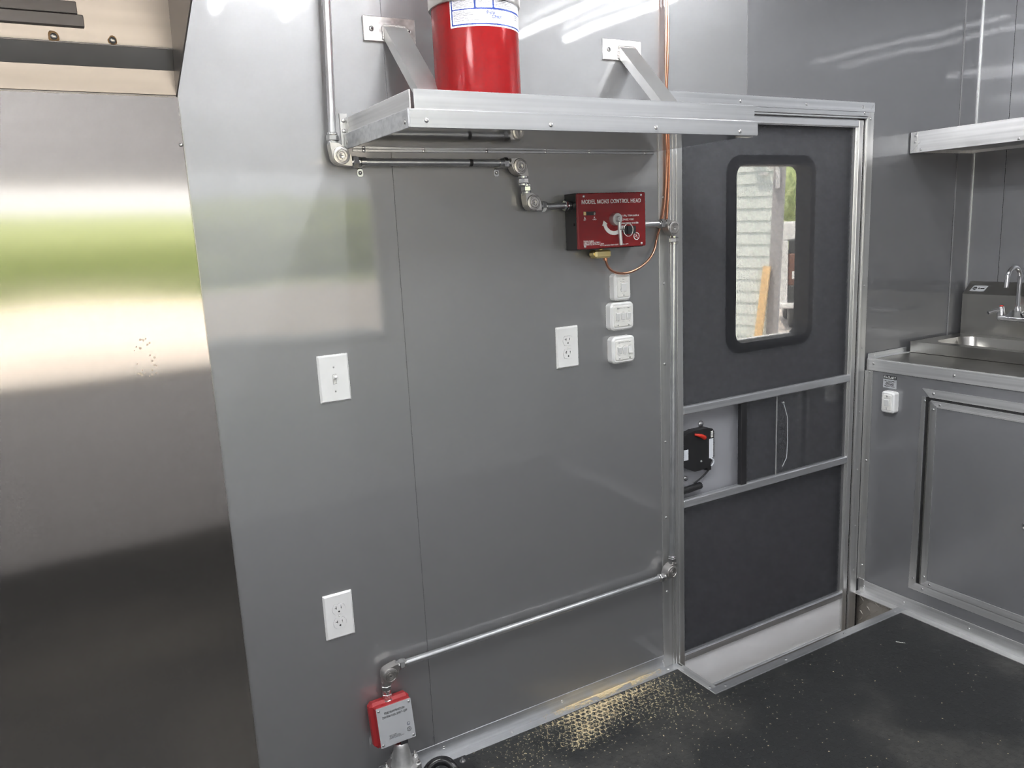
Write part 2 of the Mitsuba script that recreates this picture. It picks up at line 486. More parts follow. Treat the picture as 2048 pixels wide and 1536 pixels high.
# floor with the step well cut out
HX0, HX1, HY0 = 1.70, 2.66, -0.185
fo = thing('floor', 'black studded rubber floor with a step well at the door', 'floor', kind='structure')
part(fo, 'rubber_mat', plate(sbox(XL, YF, XR, 0.0).difference(sbox(HX0, HY0, HX1, 0.1)), (0, 0, -0.03), X, Y, 0.03), 'rubber_floor')
pitch, stud = 0.0205, []
ring = np.linspace(0, 2 * math.pi, 9)[:-1] + 0.4
cv = np.vstack([np.c_[0.0082 * np.cos(ring), 0.0082 * np.sin(ring), np.full(8, -0.0005)], np.c_[0.0072 * np.cos(ring), 0.0072 * np.sin(ring), np.full(8, 0.0011)], [[0, 0, 0.0012]]])
cf = []
for j in range(8):
    q = (j + 1) % 8
    cf += [(j, q, 8 + q), (j, 8 + q, 8 + j), (16, 8 + j, 8 + q)]
centres = []
for j in range(int(1.75 / (pitch * 0.866))):
    y = -0.043 - j * pitch * 0.866
    for i in range(int(2.4 / pitch)):
        x = 0.30 + (i + 0.5 * (j % 2)) * pitch
        if x > 2.62 or (x > 1.655 and y > -0.222):
            continue
        centres.append((x, y))
centres = np.array(centres)
SV = (cv[None] + np.c_[centres, np.zeros(len(centres))][:, None]).reshape(-1, 3)
SF = (np.array(cf)[None] + (np.arange(len(centres)) * 17)[:, None, None]).reshape(-1, 3)
part(fo, 'round_stud', trimesh.Trimesh(SV, SF, process=False), 'rubber_floor', label='low round studs of the rubber floor', kind='stuff')
part(fo, 'well_bottom', box(HX0 - 0.02, HX1 + 0.02, HY0 - 0.02, 0.06, -0.30, -0.27), 'diamond_plate')
part(fo, 'well_side', cat(box(HX1, HX1 + 0.01, HY0, 0.0, -0.27, -0.002), box(HX0 - 0.01, HX0, HY0, 0.0, -0.27, -0.002), box(HX0, HX1, HY0 - 0.01, HY0, -0.27, -0.03)), 'diamond_plate', label='diamond tread plate lining the step well')
lug = trimesh.creation.icosphere(2, 1.0)
for a in range(5):
    for b in range(6):
        y, z = -0.022 - a * 0.034 + 0.004 * (b % 2), -0.028 - b * 0.030
        m = lug.copy()
        m.apply_scale((0.0022, 0.0028, 0.0125))
        m.apply_transform(trimesh.transformations.rotation_matrix(math.radians(45 if (a + b) % 2 else -45), X))
        m.apply_translation((HX1 - 0.0002, y, z))
        part(fo, 'tread_lug', m, 'diamond_plate', True)

# ------------------------------------------------------------------ trims around floor and door
bb = thing('baseboard_back', 'aluminium angle along the foot of the back wall', 'baseboard', kind='structure')
part(bb, 'upright_flange', box(0.60, 1.672, -0.0022, 0.0012, 0.0, 0.049, 0.0008), 'aluminium_x')
part(bb, 'floor_flange', box(0.60, 1.690, -0.034, 0.0, 0.0, 0.0028, 0.0008), 'aluminium_x')
rivets(bb, [(1.63, -0.002, 0.027), (0.80, -0.002, 0.030), (1.215, -0.002, 0.028)], '-y')
rivets(bb, [(1.642, -0.018, 0.0028), (1.02, -0.018, 0.0028)], '+z')
br = thing('baseboard_right', 'aluminium angle along the foot of the sink cabinet', 'baseboard', kind='structure')
part(br, 'upright_flange', box(2.6585, 2.662, -2.2, -0.003, 0.0, 0.054, 0.0008), 'aluminium_y')
part(br, 'floor_flange', cat(box(2.628, 2.662, -2.2, -0.003, -0.001, 0.0028, 0.0008)), 'aluminium_y')
part(br, 'end_lap', box(2.6575, 2.6605, -0.030, -0.006, 0.003, 0.058, 0.0008), 'aluminium_z')
rivets(br, [(2.6585, -0.030, 0.028), (2.6585, -0.203, 0.030), (2.6585, -0.455, 0.030), (2.6585, -0.80, 0.030)], '-x')
rivets(br, [(2.645, -0.028, 0.0028), (2.645, -0.178, 0.0028), (2.645, -0.43, 0.0028), (2.645, -0.75, 0.0028)], '+z')

tf = thing('trim_2', 'aluminium trim edging the step well in front of the door', 'trim', kind='structure')
part(tf, 'side_strip', cat(box(1.668, 1.700, -0.212, -0.028, 0.0, 0.003, 0.0008), box(1.6985, 1.7010, -0.182, -0.004, -0.05, 0.002)), 'aluminium_y')
part(tf, 'front_strip', cat(box(1.6685, 2.664, -0.2145, -0.1835, 0.0, 0.0034, 0.0008), box(1.70, 2.66, -0.1845, -0.182, -0.05, 0.003)), 'aluminium_x')
rivets(tf, [(1.679, -0.049, 0.003), (1.679, -0.178, 0.003), (1.728, -0.199, 0.0034), (2.012, -0.199, 0.0034), (2.319, -0.199, 0.0034), (2.615, -0.199, 0.0034)], '+z')

tr = thing('trim_1', 'riveted aluminium casing around the door', 'trim', kind='structure')
part(tr, 'left_flange', cat(box(1.634, 1.676, -0.0035, 0.001, 0.003, 1.895, 0.001), box(1.676, 1.7005, -0.0065, 0.001, -0.26, 1.86, 0.0015)), 'aluminium_z')
part(tr, 'left_rib', cat(box(1.686, 1.690, -0.0090, 0.001, -0.26, 1.86, 0.001), box(1.7005, 1.709, -0.0085, 0.03, -0.26, 1.84, 0.0015), box(1.7095, 1.7155, -0.004, 0.03, -0.26, 1.84, 0.001)), 'aluminium_z')
part(tr, 'right_flange', box(2.6095, 2.645, -0.0040, 0.001, -0.26, 1.868, 0.001), 'aluminium_z')
part(tr, 'right_jamb', box(2.6045, 2.6097, -0.004, 0.06, -0.26, 1.84, 0.001), 'aluminium_z')
part(tr, 'header_flange', cat(box(1.634, 2.647, -0.0046, 0.001, 1.862, 1.896, 0.001), box(1.69, 2.612, -0.0085, 0.001, 1.846, 1.8612, 0.0015)), 'aluminium_x')
part(tr, 'header_jamb', box(1.70, 2.606, -0.005, 0.06, 1.8395, 1.8455, 0.001), 'aluminium_x')
mit = plate(Polygon([(0, 0), (0.0008, 0), (0.0240, 0.0232), (0.0232, 0.0240)]), (2.6215, -0.0046, 1.8705), X, Z, 0.0002)
part(tr, 'mitre_line', mit, 'grey_mark')
rivets(tr, [(1.651, -0.0036, z) for z in (1.583, 1.320, 1.063, 0.805, 0.545, 0.28)], '-y')
rivets(tr, [(1.689, -0.0046, 1.879), (1.975, -0.0046, 1.877), (2.285, -0.0046, 1.878), (2.580, -0.0046, 1.878), (2.586, -0.0085, 1.858), (2.626, -0.004, 1.840)], '-y')
rivets(tr, [(2.626, -0.004, z) for z in (1.50, 1.24, 1.005, 0.752, 0.52, 0.287, 0.10)], '-y', True)

# ------------------------------------------------------------------ doors
# screen door in the plane of the wall
d2 = thing('door_2', 'aluminium framed screen door with white kick panel', 'door', kind='structure')
SX0, SX1, SY0, SY1 = 1.7165, 2.600, 0.004, 0.030
part(d2, 'stile', box(SX0, 1.7365, SY0, SY1, -0.20, 1.836, 0.002), 'aluminium_z')
part(d2, 'stile', cat(box(2.575, SX1, SY0, SY1, -0.20, 1.836, 0.002), box(2.5665, 2.5750, 0.012, SY1, -0.20, 1.82, 0.0015)), 'aluminium_z')
for z0, z1 in ((1.812, 1.836), (0.880, 0.905), (0.555, 0.581), (-0.012, 0.013), (-0.178, -0.150)):
    part(d2, 'rail', cat(box(1.7365, 2.575, SY0, SY1, z0, z1, 0.002), box(1.7365, 2.575, 0.010, 0.012, z0 - 0.002, z1 + 0.002)), 'aluminium_x')
part(d2, 'kick_panel', box(1.7365, 2.575, 0.012, 0.018, -0.150, -0.010), 'white_panel', label='white plastic kick panel')
part(d2, 'rail_end_block', box(1.886, 1.912, SY0 - 0.004, SY0 + 0.004, -0.186, -0.163, 0.001), 'black_plastic')


def screen(x0, x1, z0, z1, y, p=0.0013, w=0.00029):
    b = trimesh.creation.box((1, 1, 1))
    out = []
    for x in np.arange(x0 + p / 2, x1, p):
        m = b.copy(); m.apply_scale((w, 0.0003, z1 - z0)); m.apply_translation((x, y, (z0 + z1) / 2)); out.append(m)
    for z in np.arange(z0 + p / 2, z1, p):
        m = b.copy(); m.apply_scale((x1 - x0, 0.0003, w)); m.apply_translation(((x0 + x1) / 2, y + 0.0004, z)); out.append(m)
    return trimesh.util.concatenate(out)


part(d2, 'insect_screen', screen(1.735, 2.567, 0.903, 1.814, 0.024), 'screen_wire', label='dark upper insect screen', kind='stuff')
part(d2, 'insect_screen', screen(1.735, 2.567, 0.011, 0.557, 0.024), 'screen_wire', label='dark lower insect screen', kind='stuff')
part(d2, 'insect_screen', screen(2.028, 2.567, 0.579, 0.882, 0.024), 'screen_wire', label='dark middle insect screen', kind='stuff')
part(d2, 'slide_channel', box(2.005, 2.034, 0.008, 0.026, 0.578, 0.883, 0.002), 'black_plastic', label='black upright bar beside the hand opening')
part(d2, 'slide_pane', box(2.188, 2.566, 0.0150, 0.0152, 0.581, 0.880), 'acrylic', label='clear acrylic sliding pane')
part(d2, 'slide_edge', box(2.1872, 2.1888, 0.013, 0.017, 0.581, 0.880), 'grey_mark')
part(d2, 'slide_pull', cat(tube([(2.212, 0.013, 0.851), (2.219, 0.010, 0.842), (2.236, 0.008, 0.792), (2.239, 0.008, 0.70), (2.236, 0.008, 0.640), (2.220, 0.013, 0.607)], 0.0017, 8)), 'label_silver', True, label='clear bent pull of the sliding pane')
part(d2, 'pull_post', rod((2.218, 0.015, 0.845), (2.214, 0.006, 0.851), 0.003, 10), 'chrome', True)

# entry door behind the screen door
d1 = thing('door_1', 'grey entry door with a rounded window behind the screen door', 'door', kind='structure')
GX0, GX1, GZ0, GZ1, DY = 1.971, 2.398, 1.048, 1.716, 0.052
slab = sbox(1.70, 2.606, -0.26, 1.845).difference if False else sbox(1.70, -0.26, 2.606, 1.845)
slab = slab.difference(rrect(GX0 + 0.02, GX1 - 0.012, GZ0 + 0.02, GZ1 - 0.02, 0.055))
part(d1, 'slab', plate(slab, (0, DY + 0.045, 0), X, Z, 0.045), 'paint_door', label='light grey door slab')
outer, inner = rrect(GX0, GX1, GZ0, GZ1, 0.062, 10), rrect(GX0 + 0.034, GX1 - 0.024, GZ0 + 0.030, GZ1 - 0.030, 0.040, 10)
inner2 = rrect(GX0 + 0.038, GX1 - 0.020, GZ0 + 0.034, GZ1 - 0.032, 0.036, 10)
part(d1, 'window_gasket', cat(plate(outer.difference(inner), (0, DY + 0.002, 0), X, Z, 0.012), plate(rrect(GX0 + 0.005, GX1 - 0.005, GZ0 + 0.005, GZ1 - 0.005, 0.058, 10).difference(inner2), (0, DY + 0.060, 0), X, Z, 0.070)), 'black_rubber', label='black rubber window surround')
part(d1, 'pane', plate(rrect(GX0 + 0.03, GX1 - 0.016, GZ0 + 0.026, GZ1 - 0.026, 0.04), (0, DY + 0.0402, 0), X, Z, 0.0002), 'pane_glass', label='window pane')
part(d1, 'sill_edge', box(GX0 + 0.05, GX1 - 0.05, DY + 0.044, DY + 0.072, GZ0 + 0.026, GZ0 + 0.036, 0.002), 'white_plastic')
part(d1, 'lock_case', plate(Polygon([(1.735, 0.700), (1.735, 0.800), (1.800, 0.812), (1.862, 0.812), (1.882, 0.806), (1.890, 0.796), (1.890, 0.705), (1.866, 0.672), (1.832, 0.668), (1.80, 0.668)]), (0, DY, 0), X, Z, 0.030), 'black_plastic', label='black door lock case')
LK = 'door_1__lock_case'
part(LK, 'lever', tube(smooth_path([(1.800, DY - 0.030, 0.799), (1.815, DY - 0.040, 0.795), (1.836, DY - 0.040, 0.784)], 14), np.linspace(0.004, 0.0085, 14), 10), 'lever_red', True, label='red lock lever')
part(LK, 'label_plate', box(1.866, 1.886, DY - 0.0306, DY - 0.029, 0.703, 0.772), 'label_white')
part(LK, 'lettering', cat(*[plate(sbox(1.8745, 0.7765 + 0.0058 * q, 1.8845, 0.7812 + 0.0058 * q).difference(sbox(1.8775, 0.7780 + 0.0058 * q, 1.8815, 0.7797 + 0.0058 * q)), (0, DY - 0.0300, 0), X, Z, 0.0006) for q in range(4)]), 'white_print')
part(LK, 'label_plate', box(1.752, 1.772, DY - 0.0306, DY - 0.029, 0.715, 0.752), 'label_white')
part(LK, 'screw', lathe([(0, 0), (0.004, 0), (0.0035, 0.002), (0, 0.003)], (1.83, DY - 0.030, 0.70), -Y, 10), 'grey_mark', True)
part(d1, 'screw_cover', lathe([(0, 0), (0.011, 0), (0.010, 0.004), (0.004, 0.006), (0, 0.006)], (1.855, DY, 0.822), -Y, 16), 'rivet_metal', True)
part(d1, 'screw_cover', lathe([(0, 0), (0.009, 0), (0.008, 0.004), (0.004, 0.005), (0, 0.005)], (1.785, DY, 0.640), -Y, 16), 'rivet_metal', True)
part(d1, 'lock_rod', cat(tube(smooth_path([(1.872, DY - 0.012, 0.690), (1.884, DY - 0.016, 0.672), (1.858, DY - 0.014, 0.640), (1.815, DY - 0.012, 0.618)], 24), 0.003, 8), box(1.868, 1.888, DY - 0.02, DY, 0.655, 0.672, 0.002)), 'black_plastic', True)
part(d1, 'lock_link', tube(smooth_path([(1.874, DY - 0.030, 0.702), (1.888, DY - 0.030, 0.690), (1.880, DY - 0.026, 0.672)], 16), 0.0028, 8), 'label_white', True)
part(d1, 'inner_handle', cat(tube([(1.72, DY - 0.02, 0.602), (1.78, DY - 0.02, 0.606), (1.836, DY - 0.02, 0.610)], 0.012, 12), box(1.74, 1.755, DY - 0.02, DY, 0.575, 0.605, 0.002)), 'black_plastic', True)

# ------------------------------------------------------------------ left: exhaust hood
hd = thing('exhaust_hood', 'stainless exhaust hood in the upper left corner', 'range hood')
HXL = -1.6
prof = Polygon([(0, 1.823), (-0.0040, 1.823), (-0.0040, 1.8255), (-0.0060, 1.8265), (-0.0160, 1.8745), (-0.0340, 1.9130), (-0.0350, 1.9150), (-0.0355, 1.9190), (-0.135, 2.43), (0, 2.43)])
mb = plate(prof, (HXL, 0, 0), Y, Z, 0.282 - HXL)
part(hd, 'back_panel', mb, 'stainless_hood')
part(hd, 'gutter_band', plate(Polygon([(-0.0162, 1.8748), (-0.0342, 1.9130), (-0.0362, 1.9124), (-0.0182, 1.8740)]), (HXL, 0, 0), Y, Z, 0.2815 - HXL), 'stainless_counter', label='darker sloping gutter strip')
part(hd, 'gutter_edge', tube([(HXL, -0.0358, 1.9145), (0.2815, -0.0358, 1.9145)], 0.0014, 8), 'weld', True)
part(hd, 'side_panel', plate(Polygon([(0.001, 1.823), (-0.31, 1.942), (-0.85, 2.15), (-0.85, 2.44), (0.001, 2.44)]), (0.282, 0, 0), Y, Z, 0.003), 'stainless_dark', label='dark end panel with sloping lower edge')
part(hd, 'front_panel', box(HXL, 0.285, -0.853, -0.85, 2.15, 2.44), 'stainless_hood')
part(hd, 'mounting_bar', box(-0.30, 0.110, -0.058, -0.044, 1.964, 1.987, 0.001), 'stainless_dark', label='dark strip bolted to the hood back')
part(hd, 'mounting_bar', box(-0.30, 0.1195, -0.056, -0.040, 1.941, 1.9635, 0.001), 'stainless_dark')
for x, z in ((0.0635, 1.9235), (0.1685, 1.9235)):
    b = part(hd, 'weld_stud', lathe([(0, 0), (0.0065, 0), (0.0062, 0.004), (0.0045, 0.0055), (0, 0.0058)], (x, -0.0362, z), (0, -0.98, -0.19), 16), 'stainless_counter', True)
scene['rust'] = two({'type': 'principled', 'base_color': rgb((0.36, 0.22, 0.10)), 'roughness': 0.7})
for x, z, s in ((0.0635, 1.9235, 1.0), (0.1685, 1.9235, 0.8)):
    a = np.linspace(0, 2 * math.pi, 26)[:-1]
    rr = 0.0088 * s + 0.0035 * s * (meshkit.noise(np.c_[np.cos(a) * 2 + x * 50, np.sin(a) * 2, a * 0], 4))
    part(hd, 'rust_ring', plate(Polygon(np.c_[rr * np.cos(a), rr * np.sin(a)]).difference(Point(0, 0).buffer(0.0066)), (x, -0.0364, z), X, unit((0, -0.19, 0.98)), 0.0004), 'rust', label='rusty ring around a stud')

# ------------------------------------------------------------------ equipment shelf
sh = thing('equipment_shelf', 'deep riveted aluminium shelf on two braces carrying the red cylinder', 'shelf')
DXA, DXB, DFR = 0.656, 1.626, -0.398
gx, gy = np.meshgrid(np.linspace(DXA, DXB, 60), np.linspace(DFR, 0.0, 26))
gz = 1.7175 + 0.0011 * (meshkit.noise(np.stack([gx / 0.22, gy / 0.3, 0 * gx], -1), 41) - 0.5)
und = sheet(0, 1, 0, 1, lambda x, z: x * 0, 0.2)
nx = 60
ii, jj = np.meshgrid(np.arange(nx - 1), np.arange(25))
a = (jj * nx + ii).ravel()
und = trimesh.Trimesh(np.stack([gx, gy, gz], -1).reshape(-1, 3), np.vstack([np.c_[a, a + nx + 1, a + 1], np.c_[a, a + nx, a + nx + 1]]), process=False)
part(sh, 'deck_underside', und, 'deck_mirror', True, label='polished underside of the deck')
part(sh, 'deck', box(DXA, DXB, DFR, -0.0005, 1.7190, 1.7230), 'aluminium')
part(sh, 'front_lip_upper', box(0.668, 1.618, DFR - 0.0025, DFR + 0.0005, 1.7225, 1.7905, 0.0008), 'aluminium_x')
part(sh, 'front_lip_lower', cat(box(0.655, 1.6275, DFR - 0.0055, DFR - 0.0026, 1.7150, 1.7520, 0.0012)), 'aluminium_x', label='outer lower front angle')
part(sh, 'side_lip_upper', box(0.6600, 0.6630, -0.396, -0.016, 1.7225, 1.7900, 0.0008), 'aluminium_y')
part(sh, 'side_lip_lower', cat(box(0.6520, 0.6552, -0.4025, -0.005, 1.7150, 1.7520, 0.0010), box(0.6510, 0.6560, -0.4050, -0.398, 1.7150, 1.7530, 0.0018)), 'aluminium_x')
part(sh, 'right_lip', box(1.6235, 1.6265, -0.396, -0.005, 1.7190, 1.7320, 0.0008), 'aluminium_y')
part(sh, 'wall_tab', cat(box(0.6450, 0.6640, -0.0032, 0.0, 1.722, 1.800, 0.0006), box(0.6580, 0.6620, -0.02, 0.0, 1.7225, 1.790, 0.0006)), 'aluminium_z')
part(sh, 'wall_angle', box(0.672, 1.6200, -0.0030, 0.001, 1.7110, 1.7172, 0.0006), 'aluminium_x')
part(sh, 'corner_tab', box(1.575, 1.62, -0.395, -0.375, 1.7130, 1.7165, 0.0006), 'aluminium')
rivets(sh, [(0.6520, -0.024, 1.7300), (0.6520, -0.383, 1.7285)], '-x')
rivets(sh, [(0.6535, -0.0032, 1.7835), (0.6535, -0.0032, 1.7590)], '-y')
rivets(sh, [(0.691, DFR - 0.0055, 1.7300), (0.989, DFR - 0.0055, 1.7280), (1.287, DFR - 0.0055, 1.7285), (1.563, DFR - 0.0055, 1.7250)], '-y')
rivets(sh, [(x, -0.0032, 1.7140) for x in (0.700, 0.860, 1.043, 1.229, 1.378, 1.581)], '-y', True)
for k, (bx, px0, px1) in enumerate(((0.802, 0.722, 0.857), (1.519, 1.434, 1.571))):
    br_ = part(sh, 'brace', None or (lambda bx=bx: (lambda p: plate(p, (bx - 0.029, 0, 0), Y, Z, 0.058))(Polygon([(-0.006, 2.004), (-0.006, 1.976), (-0.262, 1.7235), (-0.296, 1.7235), (-0.011, 2.0045)])))(), 'aluminium', label='square tube brace from shelf deck to wall plate')
    pl_ = box(px0, px1, -0.0065, 0.0, 1.970, 2.027, 0.0012)
    key = part(br_, 'wall_plate', pl_, 'mill_plate', label='mottled wall plate with welds and two screws')
    bead = []
    pts = [(bx - 0.031, z) for z in np.linspace(1.978, 2.003, 7)] + [(x, 2.0065) for x in np.linspace(bx - 0.027, bx + 0.027, 13)] + [(bx + 0.031, z) for z in np.linspace(2.002, 1.99, 4)]
    for x, z in pts:
        m = trimesh.creation.icosphere(1, 0.0036)
        m.apply_scale((1.0, 0.9, 1.1))
        m.apply_translation((x + rng.normal() * 0.0006, -0.0075, z + rng.normal() * 0.0006))
        bead.append(m)
    part(br_, 'weld_bead', cat(*bead), 'weld', True)
    for x in (px0 + 0.020, px1 - 0.018):
        part(br_, 'screw', cat(lathe([(0, 0), (0.0065, 0), (0.0060, 0.002), (0.0035, 0.0036), (0, 0.0036)], (x, -0.0065, 1.998), -Y, 14)), 'zinc', True)
        part(br_, 'screw_recess', lathe([(0, 0), (0.0026, 0), (0.0022, 0.0003), (0, 0.0003)], (x, -0.0101, 1.998), -Y, 8), 'black_print')

# ------------------------------------------------------------------ red suppression cylinder
PC, PR, PB = np.array([0.922, -0.200]), 0.100, 1.7240
cy = thing('suppressant_cylinder', 'glossy red fire suppressant cylinder with a blue and white label', 'cylinder')
part(cy, 'shell', lathe([(0, 0), (PR - 0.012, 0), (PR - 0.004, 0.003), (PR, 0.010), (PR, 0.40), (PR - 0.012, 0.435), (0.05, 0.46), (0, 0.462)], (*PC, PB), Z, 72), 'red_paint', 40)
part(cy, 'band', lathe([(PR + 0.0005, 0.281), (PR + 0.0050, 0.2815), (PR + 0.0062, 0.285), (PR + 0.0062, 0.309), (PR + 0.0050, 0.313), (PR + 0.0005, 0.3135), (PR + 0.0005, 0.281)], (*PC, PB), Z, 72), 'strap_silver', 40, label='silver clamp band')


def wrap(m, a0, z0, r=PR):
    """Bends a mesh drawn in x (along the girth), y (up), z (out) around the cylinder, x = 0 at angle a0 in degrees."""
    m = m.subdivide_to_size(0.012) if m.extents[0] > 0.013 else m
    v = np.asarray(m.vertices)
    t = math.radians(a0) + v[:, 0] / PR
    R = r + v[:, 2]
    return trimesh.Trimesh(np.c_[PC[0] + R * np.cos(t), PC[1] + R * np.sin(t), z0 + v[:, 1]], m.faces, process=False)


def strip(deg0, deg1, z0, z1, out, r=0.0):
    w = math.radians(deg1 - deg0) * PR
    m = trimesh.creation.extrude_polygon(rrect(0, w, 0, z1 - z0, max(r, 1e-4), 4), out, engine='earcut')
    return wrap(m, deg0, z0)


part(cy, 'label_sheet', strip(-150.8, -30, 1.9490, 2.060, 0.0004, 0.002), 'label_white', label='printed label sheet')
part(cy, 'label_border', strip(-148.6, -32, 1.9525, 2.058, 0.0006, 0.002), 'blue_print')
for a, b, z0, z1 in ((-147.0, -34, 1.9552, 1.9838), (-147.0, -118.4, 1.9862, 2.056), (-116.0, -94.3, 1.9872, 2.056), (-92.3, -34, 1.9878, 2.056)):
    part(cy, 'label_field', strip(a, b, z0, z1, 0.0008, 0.002), 'label_white')
lines = []
for z, a, b in ((1.9800, -145.5, -131), (1.9772, -145.5, -119), (1.9745, -145.5, -125), (1.9718, -145.5, -119), (1.9680, -145.5, -131), (1.9655, -145.5, -122), (1.9610, -145.5, -112)):
    lines.append(strip(a, b, z, z + 0.0011, 0.0010))
for k in range(8):
    lines.append(strip(-145.8, -120.5 - 2.5 * (k % 3), 1.9893 + 0.0027 * k, 1.9903 + 0.0027 * k, 0.0010))
for k in range(4):
    lines.append(strip(-113 + (k % 2), -97 - (k % 3), 1.9905 + 0.0027 * k, 1.9913 + 0.0027 * k, 0.0010))
for k in range(6):
    lines.append(strip(-90, -62 - 4 * (k % 3), 1.9912 + 0.0032 * k, 1.9924 + 0.0032 * k, 0.0010))
for k in range(3):
    lines.append(strip(-56, -40 - 3 * k, 1.979 - 0.004 * k, 1.9805 - 0.004 * k, 0.0010))
part(cy, 'fine_print', cat(*lines), 'grey_print')
for s, a0, z0 in (('Pyro-', -102.8, 1.9742), ('Chem', -95.8, 1.9662)):
    m = meshkit.text_mesh(s, 0.0064, 0.0009, True)
    m.apply_scale((1.05, 1, 1))
    part(cy, 'lettering', wrap(m, a0, z0), 'blue_print')
part(cy, 'seal_mark', wrap(trimesh.creation.extrude_polygon(Point(0, 0).buffer(0.006).difference(Point(0, 0).buffer(0.0048)), 0.001, engine='earcut'), -110.5, 2.0050), 'grey_print')
part(cy, 'band_clasp', lathe([(0, 0), (0.013, 0), (0.013, 0.004), (0.009, 0.006), (0, 0.006)], (PC[0] + (PR + 0.005) * math.cos(math.radians(-80)), PC[1] + (PR + 0.005) * math.sin(math.radians(-80)), PB + 0.292), (math.cos(math.radians(-80)), math.sin(math.radians(-80)), 0), 16), 'black_print', True)

# ------------------------------------------------------------------ conduit run
CY, CR = -0.028, 0.0091


def conduit(a, b, label, tape=None):
    a, b = np.array(a, float), np.array(b, float)
    k = thing('metal_conduit', label, 'pipe', 'conduit lengths of the fire system')
    part(k, 'pipe', rod(a, b, CR, 24), 'galvanised', 40)
    if tape:
        c = np.array([tape, a[1], a[2] + (b[2] - a[2]) * (tape - a[0]) / (b[0] - a[0])])
        d = (b - a) / np.linalg.norm(b - a)
        part(k, 'tape_mark', rod(c - d * 0.006, c + d * 0.006, CR + 0.0003, 24), 'black_print', 40, label='short black tape mark')
    return k


def fitting_meshes(p, d, long=False):
    """Compression connector starting at p and running along d."""
    p, d = np.asarray(p, float), np.asarray(d, float) / np.linalg.norm(d)
    out = [rod(p - d * 0.004, p + d * 0.008, 0.0118, 20), hexnut(p + d * 0.007, p + d * 0.021, 0.0148), rod(p + d * 0.0205, p + d * 0.0265, 0.0122, 20)]
    return out


def elbow(c, arms, label, r=0.0215, depth=0.013):
    """Corner pulley: a round cast body with two tangent arms. arms: (direction, sideways offset, arm length)."""
    k = thing('pulley_elbow', label, 'pipe elbow', 'corner pulley elbows of the fire system')
    c = np.array(c, float)
    body = Point(0, 0).buffer(r, quad_segs=12)
    for d, o, L in arms:
        d, o = np.array(d, float), np.array(o, float)
        s = np.array([d[1], -d[0]])
        q = [o + s * 0.0100 + d * (r - 0.002), o - s * 0.0100 + d * (r - 0.002), o - s * 0.0100 + d * (r + 0.004), o + s * 0.0100 + d * (r + 0.004)]
        arm = unary_union([Point(0, 0).buffer(r, quad_segs=12), Polygon(q).buffer(0)]).convex_hull
        body = unary_union([body, arm])
    body = body.buffer(0.004).buffer(-0.004).simplify(0.0002)
    part(k, 'body', plate(body, c + Y * depth, X, Z, 2 * depth), 'cast_zinc', 30)
    part(k, 'cap', lathe([(0, 0.0), (r * 0.97, 0.0), (r * 0.97, 0.0020), (r * 0.92, 0.0036), (r * 0.72, 0.0046), (r * 0.66, 0.0028), (r * 0.60, 0.0028), (r * 0.55, 0.0052), (r * 0.42, 0.0052), (r * 0.38, 0.0034),
                            (r * 0.32, 0.0034), (r * 0.28, 0.0056), (r * 0.12, 0.0050), (0, 0.0040)], c - Y * (depth - 0.0004), -Y, 40), 'cast_zinc', 35)
    part(k, 'screw_slot', box(c[0] - 0.0035, c[0] + 0.0035, c[1] - depth - 0.0052, c[1] - depth - 0.003, c[2] - 0.0006, c[2] + 0.0006), 'black_print')
    for d, o, L in arms:
        d3, o3 = np.array([d[0], 0, d[1]]), np.array([o[0], 0, o[1]])
        s = c + o3 + d3 * (r + 0.002)
        part(k, 'connector', cat(*fitting_meshes(s, d3)), 'zinc', 30)
    return k


E1, E2, E3, E4, E5, E6 = [np.array(v) for v in ((0.629, CY, 1.698), (1.122, CY, 1.673), (1.160, CY, 1.577), (1.660, CY, 1.490), (1.642, CY, 0.368), (0.643, CY, 0.335))]



dn = unit((0.006, -1.0))
upl = unit((0.017, 0.36))
elbow(E1, [(upl, (-0.0155, 0.004), 0), ((1, 0), (0.0, -0.0135), 0)], 'pulley elbow at the left end below the shelf')
elbow(E2, [((-1, 0), (0.0, 0.0095), 0), (unit((0.012, -1)), (0.0145, 0.0), 0)], 'upper of two pulley elbows stepping down to the red control box')
elbow(E3, [(unit((-0.012, 1)), (-0.0135, 0.0), 0), ((1, 0), (0.0, -0.011), 0)], 'lower of two pulley elbows stepping down to the red control box')
elbow(E4, [((-1, 0), (0.0, 0.0135), 0), (dn, (0.0110, 0), 0)], 'pulley elbow right of the red control box beside the door')
elbow(E5, [(unit((0.004, 1)), (0.0105, 0.0), 0), ((-1, 0), (0.0, -0.0145), 0)], 'pulley elbow low down beside the door frame')
elbow(E6, [((1, 0), (0.0, 0.0155), 0), ((0, -1), (-0.0100, 0), 0)], 'pulley elbow above the red and white fuel shut-off box')
u3 = np.array([upl[0], 0, upl[1]])
p0 = E1 + np.array([-0.0155, 0, 0.004]) + u3 * 0.048
conduit(p0, p0 + u3 * 0.68, 'upright steel conduit rising left of the shelf')
conduit(E1 + (0.048, 0, -0.0135), E2 + (-0.048, 0, 0.0095), 'level steel conduit with black tape mark under the shelf', tape=0.979)
conduit(E3 + (0.048, 0, -0.011), (1.284, CY, E3[2] - 0.011), 'short steel conduit entering the left side of the red control box')
conduit((1.532, CY, E4[2] + 0.0135), E4 + (-0.047, 0, 0.0135), 'short steel conduit leaving the right side of the red control box')
conduit(E4 + (0.0113, 0, -0.047), E5 + (0.0107, 0, 0.047), 'long upright steel conduit beside the door frame')
conduit(E6 + (0.047, 0, 0.0155), E5 + (-0.047, 0, -0.0145), 'long level steel conduit low on the wall')
